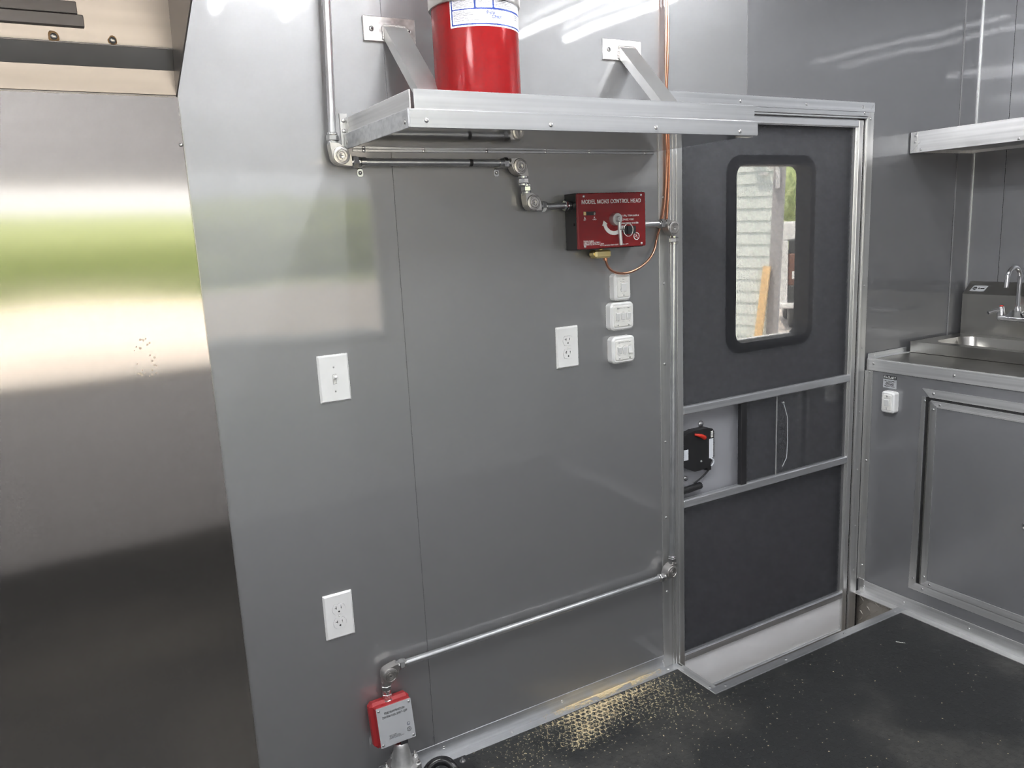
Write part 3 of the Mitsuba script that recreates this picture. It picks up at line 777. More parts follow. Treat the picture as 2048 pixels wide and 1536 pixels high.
for x, z, s, lab in ((0.686, E1[2] - 0.0135, -1, 'steel conduit strap under the shelf at the left elbow'), (1.070, E2[2] + 0.0095, -1, 'steel conduit strap under the shelf beside the stepped elbows')):
    k = thing('pipe_strap', lab, 'pipe strap')
    a = np.linspace(-0.1, math.pi + 0.1, 13) + math.pi
    arc = [(CY + 0.0112 * math.sin(t) if False else CY - 0.0112 * math.sin(t - math.pi), z + 0.0112 * math.cos(t - math.pi)) for t in a]
    path = LineS = None
    from shapely.geometry import LineString
    ln = LineString([(-0.001, z + 0.0105)] + [(CY - 0.0108 * math.sin(t), z + 0.0108 * math.cos(t)) for t in np.linspace(0, math.pi, 12)] + [(-0.0015, z - 0.0112), (-0.0015, z - 0.030)])
    part(k, 'band', plate(ln.buffer(0.0008), (x - 0.006, 0, 0), Y, Z, 0.012), 'zinc', 30)
    part(k, 'ear', plate(rrect(-0.0075, 0.0075, -0.033, -0.014, 0.006), (x, -0.0005, z), X, Z, 0.0022), 'zinc')
    part(k, 'screw', lathe([(0, 0), (0.005, 0), (0.004, 0.003), (0, 0.0036)], (x, -0.0027, z - 0.0235), -Y, 12), 'zinc', True)

# copper capillary tubes
c1 = thing('copper_tube', 'copper tube looping from the brass fitting up to the ceiling', 'pipe')
part(c1, 'pipe', tube(smooth_path([(1.402, -0.036, 1.424), (1.403, -0.036, 1.405), (1.416, -0.036, 1.381), (1.462, -0.036, 1.364), (1.530, -0.034, 1.377), (1.590, -0.026, 1.418), (1.620, -0.0095, 1.463), (1.637, -0.0080, 1.503), (1.650, -0.0080, 1.55),
                                  (1.660, -0.0100, 1.66), (1.662, -0.0145, 1.80), (1.657, -0.015, 1.95), (1.660, -0.015, 2.10), (1.656, -0.015, 2.30), (1.656, -0.015, 2.44)], 140), 0.0036, 12), 'copper', True)
part(c1, 'flare', rod((1.402, -0.036, 1.4185), (1.402, -0.036, 1.405), 0.0062, 14), 'copper', 40)
c2 = thing('copper_tube', 'straight copper tube beside the looping one, ending behind the elbow', 'pipe')
part(c2, 'pipe', tube(smooth_path([(1.661, -0.0085, 1.516), (1.668, -0.0085, 1.60), (1.670, -0.0095, 1.72), (1.662, -0.0110, 1.86), (1.668, -0.011, 1.98), (1.670, -0.0115, 2.08), (1.666, -0.012, 2.25), (1.666, -0.012, 2.44)], 100), 0.0034, 12), 'copper', True)

# ------------------------------------------------------------------ control head box
ch = thing('control_head_box', 'red and black fire system control head box with white lettering', 'control box')
BX0, BX1, BZ0, BZ1, BF = 1.288, 1.5295, 1.4425, 1.5970, -0.067
part(ch, 'case', box(BX0 + 0.001, BX1 - 0.002, -0.058, 0.0, BZ0 - 0.002, BZ1 + 0.001, 0.002), 'black_plastic', label='black back case')
part(ch, 'cover', cat(box(BX0 - 0.001, BX1, BF, -0.057, BZ0, BZ1, 0.0025)), 'red_cover', label='red front cover')


def ctrl(x, z):
    return np.array([x, BF - 0.0001, z])


for s, x, z, h, w, bold in (('MODEL MCH3 CONTROL HEAD', 1.3010, 1.5680, 0.0108, 0.2105, True), ('PULL PIN, TURN HANDLE', 1.4310, 1.5290, 0.0047, 0.0725, True), ('RELEASE FIRE', 1.4310, 1.5180, 0.0047, 0.0530, True),
                            ('SUPPRESSION SYSTEM', 1.4310, 1.5075, 0.0047, 0.0700, True), ('PYRO-CHEM', 1.3045, 1.4625, 0.0038, 0.034, True), ('ONE STANTON STREET', 1.3045, 1.4578, 0.0038, 0.058, True),
                            ('MARINETTE, WI 54143-2542', 1.3045, 1.4531, 0.0038, 0.070, True), ('For an Authorized Dealer Call 1-800-526-1079', 1.3610, 1.4490, 0.0033, 0.102, True),
                            ('SET', 1.3065, 1.5225, 0.0033, 0.0085, True), ('FIRED', 1.3375, 1.5225, 0.0033, 0.0125, True)):
    part(ch, 'lettering', text(s, ctrl(x, z), X, Z, h, w, 0.0005, bold), 'white_print')
for x in (1.3105, 1.3435):
    part(ch, 'arrow_mark', plate(Polygon([(-0.0026, 0), (0.0026, 0), (0, 0.0058)]), ctrl(x, 1.5275), X, Z, 0.0004), 'white_print')
part(ch, 'indicator_window', plate(sbox(1.3055, 1.5365, 1.3480, 1.5465), ctrl(0, 0), X, Z, 0.0004), 'black_print', label='black indicator window')
part(ch, 'indicator_flag', plate(sbox(1.3065, 1.5368, 1.3150, 1.5462), ctrl(0, 0), X, Z, 0.0007), 'brass')
part(ch, 'indicator_flag', plate(sbox(1.3420, 1.5368, 1.3465, 1.5435), ctrl(0, 0), X, Z, 0.0007), 'grey_mark')
aa = np.radians(np.linspace(197, 318, 26))
Rm, hw, ax, az = 0.0345, 0.0056, 1.4125, 1.5180
arc = Polygon(np.r_[np.c_[(Rm + hw) * np.cos(aa), (Rm + hw) * np.sin(aa)], np.c_[(Rm - hw) * np.cos(aa[::-1]), (Rm - hw) * np.sin(aa[::-1])]])
heads = []
for t, s in ((aa[0], -1), (aa[-1], 1)):
    u, v = np.array([math.cos(t), math.sin(t)]), s * np.array([-math.sin(t), math.cos(t)])
    heads.append(Polygon([u * (Rm + hw * 1.75), u * (Rm - hw * 1.75), u * Rm + v * 0.013]))
part(ch, 'turn_arrow', plate(unary_union([arc] + heads), ctrl(ax, az), X, Z, 0.0005), 'label_grey' if False else 'white_print', label='white curved turn arrow')
part(ch, 'approval_mark', cat(plate(Point(0, 0).buffer(0.0110).difference(Point(0, 0).buffer(0.0086)), ctrl(1.4935, 1.4715), X, Z, 0.0005), text('U', ctrl(1.4880, 1.4700), X, Z, 0.0072, 0.0048, 0.0005, True), text('L', ctrl(1.4940, 1.4670), X, Z, 0.0072, 0.0045, 0.0005, True)), 'white_print')
part(ch, 'pin_socket', plate(sbox(1.4600, 1.4790, 1.4880, 1.5015), ctrl(0, 0), X, Z, 0.004), 'black_print', label='black pin socket')
part(ch, 'pin_disc', plate(Point(1.455, 1.4905).buffer(0.0125), ctrl(0, 0), X, Z, 0.0006), 'black_print')
hx, hz = 1.4125, 1.5225
hub = part(ch, 'handle_hub', lathe([(0, 0), (0.0175, 0), (0.0175, 0.016), (0.0165, 0.0175), (0.0085, 0.018), (0.0080, 0.026), (0.0072, 0.0275), (0, 0.028)], (hx, BF, hz), -Y, 28), 'cast_aluminium', 40, label='steel turn-handle hub')
part(hub, 'lever', rod((hx + 0.003, BF - 0.0200, hz - 0.006), (hx + 0.0085, BF - 0.0200, hz - 0.0740), 0.0053, 16), 'cast_aluminium', 40, label='steel lever')
part(hub, 'grip_dot', lathe([(0, 0), (0.0024, 0), (0.0020, 0.001), (0, 0.001)], (hx, BF - 0.028, hz), -Y, 12), 'rivet_metal', True)
tt = np.linspace(0, 2 * math.pi, 41)
ring_p = np.c_[1.4530 + 0.0120 * np.cos(tt), BF - 0.014 - 0.0060 * np.cos(tt), 1.4905 + 0.0180 * np.sin(tt)]
part(ch, 'pull_ring', tube(ring_p, 0.0014, 8, False), 'chrome', True, label='chrome pull ring')
part(ch, 'seal_wire', tube(smooth_path([(1.4140, BF - 0.0260, 1.4935), (1.428, BF - 0.0260, 1.4930), (1.4415, BF - 0.009, 1.4920)], 12), 0.0008, 6), 'black_print', True)
for x, z in ((1.3085, 1.5885), (1.5120, 1.5885), (1.3085, 1.4500), (1.5120, 1.4500)):
    part(ch, 'screw', lathe([(0, 0), (0.0040, 0), (0.0038, 0.0012), (0.0022, 0.0022), (0, 0.0024)], (x, BF, z), -Y, 12), 'rivet_metal', True)
part(ch, 'conduit_bushing', cat(hexnut((1.268, CY, E3[2] - 0.011), (1.277, CY, E3[2] - 0.011), 0.0158), rod((1.277, CY, E3[2] - 0.011), (1.2895, CY, E3[2] - 0.011), 0.0128, 20)), 'chrome', 30)
part(ch, 'conduit_bushing', cat(rod((1.5275, CY, E4[2] + 0.0135), (1.536, CY, E4[2] + 0.0135), 0.0128, 20)), 'zinc', 30)
part(ch, 'side_screw', lathe([(0, 0), (0.0035, 0), (0.003, 0.002), (0, 0.0025)], (1.289, -0.045, 1.512), -X, 10), 'black_shiny', True)
bf = thing('brass_fitting', 'brass block fitting under the red control box', 'pipe fitting')
part(bf, 'block', box(1.3560, 1.4120, -0.054, -0.018, 1.4140, 1.4370, 0.005), 'brass')
part(bf, 'collar', cat(rod((1.385, -0.036, 1.4360), (1.385, -0.036, 1.4410), 0.0075, 16), box(1.350, 1.362, -0.046, -0.026, 1.420, 1.433, 0.003)), 'brass', 40)


# ------------------------------------------------------------------ wall switches and outlets
def on_wall(name, label, category, group=None):
    return thing(name, label, category, group)


def wallplate(k, x0, x1, z0, z1):
    part(k, 'cover_plate', soft_plate(x0, x1, z0, z1, 0.002, (0, 0, 0), X, Z, 0.0062, 0.0042), 'white_plastic')


def outlet(x0, x1, z0, z1, label):
    k = thing('wall_outlet', label, 'outlet', 'white duplex outlets on the back wall')
    wallplate(k, x0, x1, z0, z1)
    cx, cz = (x0 + x1) / 2, (z0 + z1) / 2
    for s in (1, -1):
        z = cz + s * 0.0195
        face = Point(cx, z).buffer(0.0172, quad_segs=10).intersection(sbox(cx - 0.02, z - 0.0138, cx + 0.02, z + 0.0138))
        r = part(k, 'receptacle', plate(face, (0, -0.0058, 0), X, Z, 0.0016), 'white_plastic', 30)
        part(r, 'outline', plate(face.buffer(0.0006).difference(face), (0, -0.0062, 0), X, Z, 0.0002), 'grey_mark')
        part(r, 'slot', cat(box(cx - 0.0074, cx - 0.0058, -0.0077, -0.0072, z + 0.0005, z + 0.0085), box(cx - 0.0112, cx - 0.0066, -0.0077, -0.0072, z + 0.0035, z + 0.0050)), 'black_print')
        part(r, 'slot', box(cx + 0.0056, cx + 0.0070, -0.0077, -0.0072, z + 0.0010, z + 0.0078), 'black_print')
        part(r, 'slot', plate(Point(cx, z - 0.0065).buffer(0.0024), (0, -0.0072, 0), X, Z, 0.0005), 'black_print')
    part(k, 'screw', lathe([(0, 0), (0.0026, 0), (0.002, 0.001), (0, 0.0012)], (cx, -0.0062, cz), -Y, 12), 'white_ivory', True)
    return k


outlet(0.4895, 0.5680, 0.4675, 0.5925, 'white duplex outlet low on the left of the wall above the fuel shut-off box')
outlet(1.2410, 1.3190, 1.0985, 1.2210, 'white duplex outlet beside the stacked white switches')

ts = thing('light_switch', 'wide white toggle light switch plate on the left of the wall', 'light switch')
wallplate(ts, 0.5340, 0.6140, 1.1000, 1.2210)
part(ts, 'toggle_recess', plate(sbox(0.5690, 1.1465, 0.5790, 1.1715), (0, -0.0061, 0), X, Z, 0.0003), 'grey_mark')
part(ts, 'toggle_well', plate(sbox(0.5698, 1.1473, 0.5782, 1.1707), (0, -0.0061, 0), X, Z, 0.0005), 'white_ivory')
tg = box(0.5702, 0.5778, -0.016, 0, -0.0035, 0.0035, 0.001)
tg.apply_transform(trimesh.transformations.rotation_matrix(math.radians(-28), X))
tg.apply_translation((0, -0.004, 1.1600))
part(ts, 'toggle', tg, 'white_plastic')
for z in (1.1895, 1.1280):
    part(ts, 'screw', lathe([(0, 0), (0.0024, 0), (0.002, 0.001), (0, 0.0012)], (0.574, -0.0062, z), -Y, 12), 'grey_mark', True)


def surface_switch(o, r, u, w, h, d, n, label, down=(), group=None):
    """White surface box with a raised face and n rocker switches; o is the lower left back corner, r and u the box's right and up."""
    k = thing('surface_switch', label, 'light switch', group)
    r, u, o = np.array(r, float), np.array(u, float), np.array(o, float)
    nn = np.cross(r, u)
    part(k, 'box', soft_plate(0, w, 0, h, min(w, h) * 0.17, o, r, u, d, 0.005), 'white_plastic', 35)
    m, t = (0.010 if n > 1 else 0.0085), 0.0105
    part(k, 'face_plate', soft_plate(m, w - m, t, h - t, 0.004, o + nn * (d - 0.0005), r, u, 0.0035, 0.0015), 'white_ivory', 35)
    f = d + 0.003

    def at(x, z, e=0.0):
        return o + r * x + u * z + nn * (f + e)
    xs = [w / 2] if n == 1 else [w * q for q in (0.27, 0.50, 0.73)]
    for i, x in enumerate(xs):
        ww, hh = (0.0065, 0.0105) if n > 1 else (0.0095, 0.0125)
        part(k, 'switch_well', plate(sbox(-ww - 0.0008, -hh - 0.0008, ww + 0.0008, hh + 0.0008), at(x, h / 2), r, u, 0.0004), 'grey_mark')
        lo, hi = (0.0055, 0.0012) if i not in down else (0.0012, 0.0055)
        lo, hi = hi, lo
        rk = Polygon([(0, -hh), (lo, -hh), (0.0022, -0.001), (hi, hh * 0.86), (0, hh)])
        M = plate(rk, at(x - ww, h / 2), nn, u, 1e-9) if False else None
        v = []
        for sx in (-ww, ww):
            for e, zz in ((0, -hh), (lo, -hh), (0.0020, -0.001), (hi, hh * 0.9), (0, hh)):
                v.append(at(x + sx, h / 2 + zz, e))
        v = np.array(v)
        part(k, 'rocker', trimesh.convex.convex_hull(v), 'white_plastic')
        part(k, 'rocker_shade', plate(sbox(-ww * 0.8, -0.0006, ww * 0.8, 0.0006), at(x, h / 2 + (0.0035 if i not in down else -0.0060), 0.0034 if i not in down else 0.0026), r, u, 0.0002), 'grey_mark')
        part(k, 'switch_caption', plate(sbox(-0.0045, -0.0005, 0.0045, 0.0005), at(x, h / 2 - hh - 0.005), r, u, 0.0003), 'grey_mark')
        part(k, 'switch_caption', plate(sbox(-0.003, -0.0004, 0.003, 0.0004), at(x, h / 2 + hh + 0.0035), r, u, 0.0003), 'grey_mark')
    for x in ([w / 2] if n == 1 else [w * 0.27, w * 0.73]):
        for z in (t + 0.006, h - t - 0.006):
            part(k, 'screw', lathe([(0, 0), (0.0028, 0), (0.0024, 0.0012), (0, 0.0016)], at(x, z), nn, 12), 'rivet_metal', True)
    part(k, 'face_rib', plate(sbox(w * 0.27, -0.0005, w * 0.78, 0.0005), at(0, h - t - (0.0065 if n > 1 else 0.013)), r, u, 0.0004), 'grey_mark')
    return k


G3 = 'white surface switch boxes beside the door'
surface_switch((1.4415, 0, 1.2825), X, Z, 0.0610, 0.0800, 0.026, 1, 'single white surface switch just under the copper loop', group=G3)
surface_switch((1.4250, 0, 1.1935), X, Z, 0.0875, 0.0835, 0.026, 3, 'middle white surface switch with three switches all up', group=G3)
surface_switch((1.4280, 0, 1.0915), X, Z, 0.0870, 0.0820, 0.026, 3, 'lowest white surface switch with three switches, the right one down', down=(2,), group=G3)

# ------------------------------------------------------------------ fuel shut-off box and valve
gv = thing('fuel_shutoff_box', 'red box with white face plate reading fire suppression system fuel shut-off', 'shut-off box')
GO = np.array([0.637, 0.0, 0.268])
TILT = trimesh.transformations.rotation_matrix(math.radians(-11), X, GO)


def tl(m):
    m = m.copy()
    m.apply_transform(TILT)
    m.apply_translation((0, 0, -0.0125))
    return m


part(gv, 'case', tl(cat(box(0.5780, 0.6930, -0.040, -0.004, 0.1480, 0.2720, 0.009), box(0.5860, 0.6880, -0.0600, -0.036, 0.1560, 0.2650, 0.003))), 'red_enamel', label='red enamelled case')
part(gv, 'face_plate', tl(box(0.5870, 0.6870, -0.0616, -0.0598, 0.1570, 0.2640)), 'label_silver', label='silver-white face plate')
GFY = -0.0617
for s, x, z, h, w in (('FIRE SUPPRESSION', 0.6080, 0.2430, 0.0056, 0.0580), ('SYSTEM FUEL SHUT-OFF', 0.6010, 0.2330, 0.0056, 0.0720), ('PYRO-CHEM', 0.6130, 0.1815, 0.0030, 0.0200),
                      ('ONE STANTON STREET', 0.6130, 0.1775, 0.0030, 0.0340), ('MARINETTE, WI 54143-2542', 0.6130, 0.1735, 0.0030, 0.0420)):
    part(gv, 'lettering', tl(text(s, (x, GFY, z), X, Z, h, w, 0.0003, h > 0.004)), 'black_print')
part(gv, 'approval_mark', tl(cat(plate(Point(0, 0).buffer(0.0060).difference(Point(0, 0).buffer(0.0048)), (0.6710, GFY, 0.1830), X, Z, 0.0003), text('UL', (0.6680, GFY, 0.1812), X, Z, 0.0040, 0.006, 0.0003, True))), 'black_print')
part(gv, 'approval_mark', tl(plate(Point(0, 0).buffer(0.0050).difference(Point(0.001, 0.001).buffer(0.0026)), (0.6710, GFY, 0.1985), X, Z, 0.0003)), 'grey_print')
for x in (0.5935, 0.6805):
    for z in (0.1640, 0.2570):
        part(gv, 'screw', tl(lathe([(0, 0), (0.0038, 0), (0.0034, 0.0012), (0, 0.002)], (x, -0.0616, z), -Y, 12)), 'rivet_metal', True)
part(gv, 'inlet_connector', cat(rod((0.6330, CY, 0.2860), (0.6330, CY, 0.2760), 0.0108, 18), hexnut((0.6330, CY, 0.2790), (0.6330, CY, 0.2710), 0.0138), rod((0.6330, CY, 0.2720), (0.6330, CY, 0.2610), 0.0110, 18), rod((0.6330, CY, 0.2630), (0.6330, CY, 0.2510), 0.0132, 18)), 'zinc', 30)
va = thing('gas_valve', 'cast aluminium gas valve with bolted flange below the red shut-off box', 'valve')
VX, VY = 0.6470, -0.0660
part(va, 'bonnet', lathe([(0.0150, 0.147), (0.0170, 0.145), (0.0190, 0.137), (0.0240, 0.115), (0.0295, 0.088), (0.0320, 0.082), (0.046, 0.080), (0.047, 0.078), (0.047, 0.072), (0.0, 0.072)], (VX, VY, 0), Z, 40), 'cast_aluminium', 40)
part(va, 'body', lathe([(0, 0.004), (0.034, 0.004), (0.036, 0.008), (0.036, 0.056), (0.0475, 0.058), (0.0475, 0.0715), (0, 0.0715)], (VX, VY, 0), Z, 36), 'cast_aluminium', 40)
part(va, 'neck', rod((VX, VY, 0.143), (VX, VY, 0.147), 0.0135, 18), 'zinc', 40)
part(va, 'neck_slot', box(VX - 0.004, VX + 0.016, VY - 0.0150, VY - 0.010, 0.147, 0.156), 'black_print')
for t in (15, 105, 165, 255, 330):
    px, py = VX + 0.044 * math.cos(math.radians(t)), VY + 0.044 * math.sin(math.radians(t))
    part(va, 'lug', rod((px, py, 0.060), (px, py, 0.082), 0.0085, 16), 'cast_aluminium', 40)
    part(va, 'bolt', cat(hexnut((px, py, 0.082), (px, py, 0.089), 0.0058), rod((px, py, 0.0885), (px, py, 0.096), 0.0030, 10)), 'zinc', 30)
ho = thing('gas_hose', 'black rubber hose with a teal end curving beside the gas valve', 'hose')
hp = smooth_path([(0.711, -0.082, 0.040), (0.722, -0.078, 0.047), (0.742, -0.077, 0.0525), (0.764, -0.085, 0.0525), (0.777, -0.103, 0.046), (0.782, -0.122, 0.030), (0.783, -0.132, 0.013)], 40)
part(ho, 'tube', tube(hp, 0.0125, 18), 'black_shiny', True)
part(ho, 'end_cap', tube(np.array([(0.706, -0.083, 0.037), (0.709, -0.0825, 0.039), (0.712, -0.0815, 0.041), (0.715, -0.081, 0.042)]), 0.0105, 16), 'teal', 40, label='teal hose end')
bk = thing('floor_bracket', 'black bolted bracket on the floor at the bottom edge', 'bracket')
part(bk, 'plate', box(0.806, 0.849, -0.125, -0.039, 0.003, 0.009, 0.001), 'black_plastic')
part(bk, 'washer', lathe([(0, 0), (0.0085, 0), (0.0085, 0.0015), (0, 0.0016)], (0.830, -0.061, 0.009), Z, 18), 'zinc', 40)
part(bk, 'bolt', cat(hexnut((0.830, -0.061, 0.0105), (0.830, -0.061, 0.0150), 0.0055), rod((0.830, -0.061, 0.0145), (0.830, -0.061, 0.019), 0.003, 10)), 'zinc', 30)

# ------------------------------------------------------------------ right: cabinet, worktop, sink, shelf
cb = thing('sink_cabinet', 'grey metal cabinet with aluminium edged door under the sink', 'cabinet')
CX = 2.6635
part(cb, 'carcass', box(CX, XR, -2.25, -0.003, 0.003, 0.914), 'paint_cabinet')
part(cb, 'corner_trim', cat(box(CX - 0.0025, CX, -0.028, -0.003, 0.054, 0.914, 0.0008), box(2.650, CX, -0.0035, -0.0008, 0.054, 0.914, 0.0008)), 'aluminium_z')
rivets(cb, [(CX - 0.0025, -0.015, z) for z in (0.907, 0.554, 0.115)], '-x')
ft = lambda p: plate(Polygon(p), (CX, 0, 0), -Y, Z, 0.003)
D0, D1 = 0.2310, 1.02
part(cb, 'frame_trim', ft([(D0, 0.876), (D1, 0.876), (D1 - 0.03, 0.846), (D0 + 0.030, 0.846)]), 'aluminium_y')
part(cb, 'frame_trim', ft([(D0 - 0.014, 0.0965), (D0 - 0.0, 0.845), (D0 + 0.012, 0.845), (D0 + 0.0150, 0.1265)]), 'aluminium_z')
part(cb, 'frame_trim', ft([(D0 - 0.014, 0.0965), (D1, 0.0965), (D1 - 0.03, 0.1265), (D0 + 0.0155, 0.1265)]), 'aluminium_y')
part(cb, 'frame_trim', ft([(D1, 0.0965), (D1, 0.876), (D1 - 0.03, 0.846), (D1 - 0.03, 0.1265)]), 'aluminium_z')
part(cb, 'door_gap', plate(sbox(D0 + 0.0155, 0.1265, D1 - 0.03, 0.8465), (CX - 0.0002, 0, 0), -Y, Z, 0.0004), 'shadow_slot')
rivets(cb, [(CX - 0.003, -(D0 + 0.043), 0.862), (CX - 0.003, -(D0 + 0.012), 0.8305), (CX - 0.003, -(D0 + 0.004), 0.140), (CX - 0.003, -(D0 + 0.042), 0.111)], '-x')
E0 = 0.2665
cd = part(cb, 'door', plate(sbox(E0, 0.1290, D1 - 0.034, 0.8370), (CX + 0.001, 0, 0), -Y, Z, 0.005), 'paint_cabinet', label='grey cabinet door')
dt = lambda p: plate(Polygon(p), (CX - 0.004, 0, 0), -Y, Z, 0.0028)
part(cd, 'edge_trim', dt([(E0, 0.8370), (D1 - 0.034, 0.8370), (D1 - 0.059, 0.8135), (E0 + 0.024, 0.8135)]), 'aluminium_y')
part(cd, 'edge_trim', dt([(E0, 0.1290), (E0, 0.8366), (E0 + 0.0236, 0.8130), (E0 + 0.0236, 0.1525)]), 'aluminium_z')
part(cd, 'edge_trim', dt([(E0, 0.1290), (D1 - 0.034, 0.1290), (D1 - 0.059, 0.1525), (E0 + 0.0240, 0.1525)]), 'aluminium_y')
for q in (0.0055, 0.0105, 0.0155):
    part(cd, 'trim_rib', box(CX - 0.0078, CX - 0.0064, -(D1 - 0.06), -(E0 + 0.014), 0.8355 - q - 0.0011, 0.8355 - q + 0.0011, 0.0006), 'aluminium_y')
part(cd, 'hinge', cat(*[rod((CX - 0.0045, -(E0 - 0.0035), 0.13 + k * 0.0352), (CX - 0.0045, -(E0 - 0.0035), 0.13 + k * 0.0352 + 0.0338), 0.0026, 10) for k in range(20)]), 'stainless_counter', 40, label='long piano hinge')
rivets(cd, [(CX - 0.0068, -(E0 + 0.036), 0.8255), (CX - 0.0068, -(E0 + 0.012), 0.8050), (CX - 0.0068, -(E0 + 0.012), 0.1640), (CX - 0.0068, -(E0 + 0.034), 0.1400)], '-x')
tq = np.linspace(0, 2 * math.pi, 25)
part(cd, 'latch_ring', tube(np.c_[np.full(25, CX - 0.012), -0.640 + 0.030 * np.cos(tq), 0.470 + 0.016 * np.sin(tq)], 0.0026, 8, False), 'chrome', True, label='chrome latch ring')
part(cd, 'latch_plate', soft_plate(0.612, 0.668, 0.450, 0.490, 0.012, (CX - 0.004, 0, 0), -Y, Z, 0.004, 0.001), 'stainless_dark')

wt = thing('worktop', 'stainless worktop with riveted aluminium front edge under the sink', 'countertop')
part(wt, 'top', box(CX - 0.003, XR, -2.25, -0.002, 0.9145, 0.957, 0.001), 'stainless_counter')
part(wt, 'front_edge', cat(box(CX - 0.0062, CX - 0.003, -2.25, -0.003, 0.9150, 0.9575, 0.001), box(CX - 0.0062, CX + 0.012, -2.25, -0.003, 0.9570, 0.9590, 0.0006)), 'aluminium_y')
part(wt, 'wall_angle', cat(box(CX, 2.90, -0.022, -0.0015, 0.957, 0.9590, 0.0006), box(CX, 2.90, -0.0045, -0.0015, 0.957, 0.977, 0.0006)), 'aluminium_x')
rivets(wt, [(CX - 0.0062, -0.033, 0.9420), (CX - 0.0062, -0.347, 0.9380), (CX - 0.0062, -0.66, 0.938)], '-x')
rivets(wt, [(2.705, -0.0045, 0.968)], '-y', True)
rivets(wt, [(2.695, -0.014, 0.959)], '+z', True)

sk = thing('hand_sink', 'stainless hand sink with splashback on the worktop', 'sink')
KX0, KX1, KY0, KY1, KZ = 2.900, 3.236, -0.520, -0.020, 1.000
rim = sbox(KX0, KY0, KX1, KY1)
bowl = rrect(2.945, 3.165, -0.462, -0.078, 0.055, 8)
part(sk, 'rim', plate(rim.difference(bowl), (0, 0, KZ - 0.0015), X, Y, 0.0015), 'stainless_counter')
part(sk, 'rim_skirt', cat(box(KX0, KX0 + 0.0018, KY0, KY1, 0.958, KZ - 0.0005, 0.0006), box(KX0, KX1, KY1 - 0.0018, KY1, 0.958, KZ - 0.0005, 0.0006), box(KX0, KX1, KY0, KY0 + 0.0018, 0.958, KZ - 0.0005, 0.0006)), 'stainless_counter', label='upright front lip')
c = np.array(bowl.exterior.coords)[:-1]
V = np.vstack([np.c_[c, np.full(len(c), KZ - 0.0005)], np.c_[(c - bowl.centroid.coords[0]) * 0.94 + bowl.centroid.coords[0], np.full(len(c), KZ - 0.037)], [[*bowl.centroid.coords[0], KZ - 0.040]]])
n_ = len(c)
F = []
for j in range(n_):
    q = (j + 1) % n_
    F += [(j, j + n_, q), (q, j + n_, q + n_), (j + n_, 2 * n_, q + n_)]
part(sk, 'bowl', trimesh.Trimesh(V, F, process=False), 'stainless_counter', 40)
part(sk, 'splashback', plate(Polygon([(KX1 - 0.001, KZ - 0.002), (KX1 - 0.001, 1.163), (3.287, 1.2105), (3.2895, 1.2105), (3.2895, 1.207), (KX1 + 0.001, 1.161), (KX1 + 0.001, KZ - 0.002)]), (0, KY1 - 0.004, 0), X, Z, -(KY0 - KY1) - 0.004) if False else cat(
    box(KX1 - 0.0015, KX1, KY0, KY1, KZ - 0.002, 1.1625), trimesh.convex.convex_hull(np.array([(KX1 - 0.0015, y, 1.1625) for y in (KY0, KY1)] + [(KX1, y, 1.160) for y in (KY0, KY1)] + [(3.2895, y, 1.2105) for y in (KY0 + 0.02, KY1 + 0.0)] + [(3.2895, y, 1.208) for y in (KY0 + 0.02, KY1 + 0.0)])),
    trimesh.convex.convex_hull(np.array([(KX1 - 0.0015, KY1 - 0.0015, KZ), (KX1 - 0.0015, KY1, KZ), (3.2895, KY1 - 0.0015, KZ), (3.2895, KY1, KZ), (KX1 - 0.0015, KY1, 1.1625), (KX1 - 0.0015, KY1 - 0.0015, 1.1625), (3.2895, KY1, 1.2105), (3.2895, KY1 - 0.0015, 1.2105)]))), 'stainless_counter')
sn = unit((-0.0480, 0, 0.0535))
su = unit((0.0535, 0, 0.0480))
so = np.array([3.2360 + 0.0107, -0.040, 1.1722]) + sn * 0.0012
part(sk, 'sticker', plate(Polygon([(0, 0), (0.058, 0), (0.064, 0.032), (0.006, 0.032)]), so, -Y, su, 0.0004), 'label_silver', label='pale sticker on the splashback')
part(sk, 'sticker_print', cat(plate(Point(0.016, 0.016).buffer(0.0085).difference(sbox(0.010, 0.0145, 0.022, 0.0175)), so + sn * 0.0004, -Y, su, 0.0003), plate(sbox(0.029, 0.0135, 0.036, 0.0195), so + sn * 0.0004, -Y, su, 0.0003), plate(sbox(0.038, 0.0135, 0.054, 0.0185), so + sn * 0.0004, -Y, su, 0.0003)), 'black_print')

fa_ = thing('faucet', 'chrome gooseneck faucet mounted on the sink splashback', 'faucet')
FY, FX, FZ = -0.275, 3.168, 1.083
part(fa_, 'body', cat(tube([(FX, -0.204, FZ), (FX, -0.210, FZ), (FX, -0.345, FZ), (FX, -0.352, FZ)], [0.008, 0.0135, 0.0135, 0.008], 18), plate(Polygon([(0.235, -0.004), (0.315, -0.004), (0.300, 0.018), (0.286, 0.026), (0.262, 0.026), (0.250, 0.018)]), (FX + 0.012, 0, FZ + 0.006), -Y, Z, 0.024)), 'chrome', 35)
part(fa_, 'wall_shank', cat(rod((FX, -0.235, FZ), (KX1 - 0.001, -0.235, FZ), 0.012, 18), rod((FX, -0.318, FZ), (KX1 - 0.001, -0.318, FZ), 0.012, 18)), 'chrome', 40)
part(fa_, 'spout_nut', lathe([(0, 0), (0.0125, 0), (0.0125, 0.010), (0.0095, 0.020), (0, 0.020)], (FX, FY, FZ + 0.026), Z, 20), 'chrome', 40)
sp = [(FX, FY, FZ + 0.03), (FX, FY, 1.20), (FX, FY, 1.235)] + [(FX - 0.043 + 0.043 * math.cos(t), FY, 1.238 + 0.043 * math.sin(t)) for t in np.linspace(0.15, math.pi - 0.1, 14)] + [(FX - 0.0875, FY, 1.226), (FX - 0.090, FY, 1.207)]
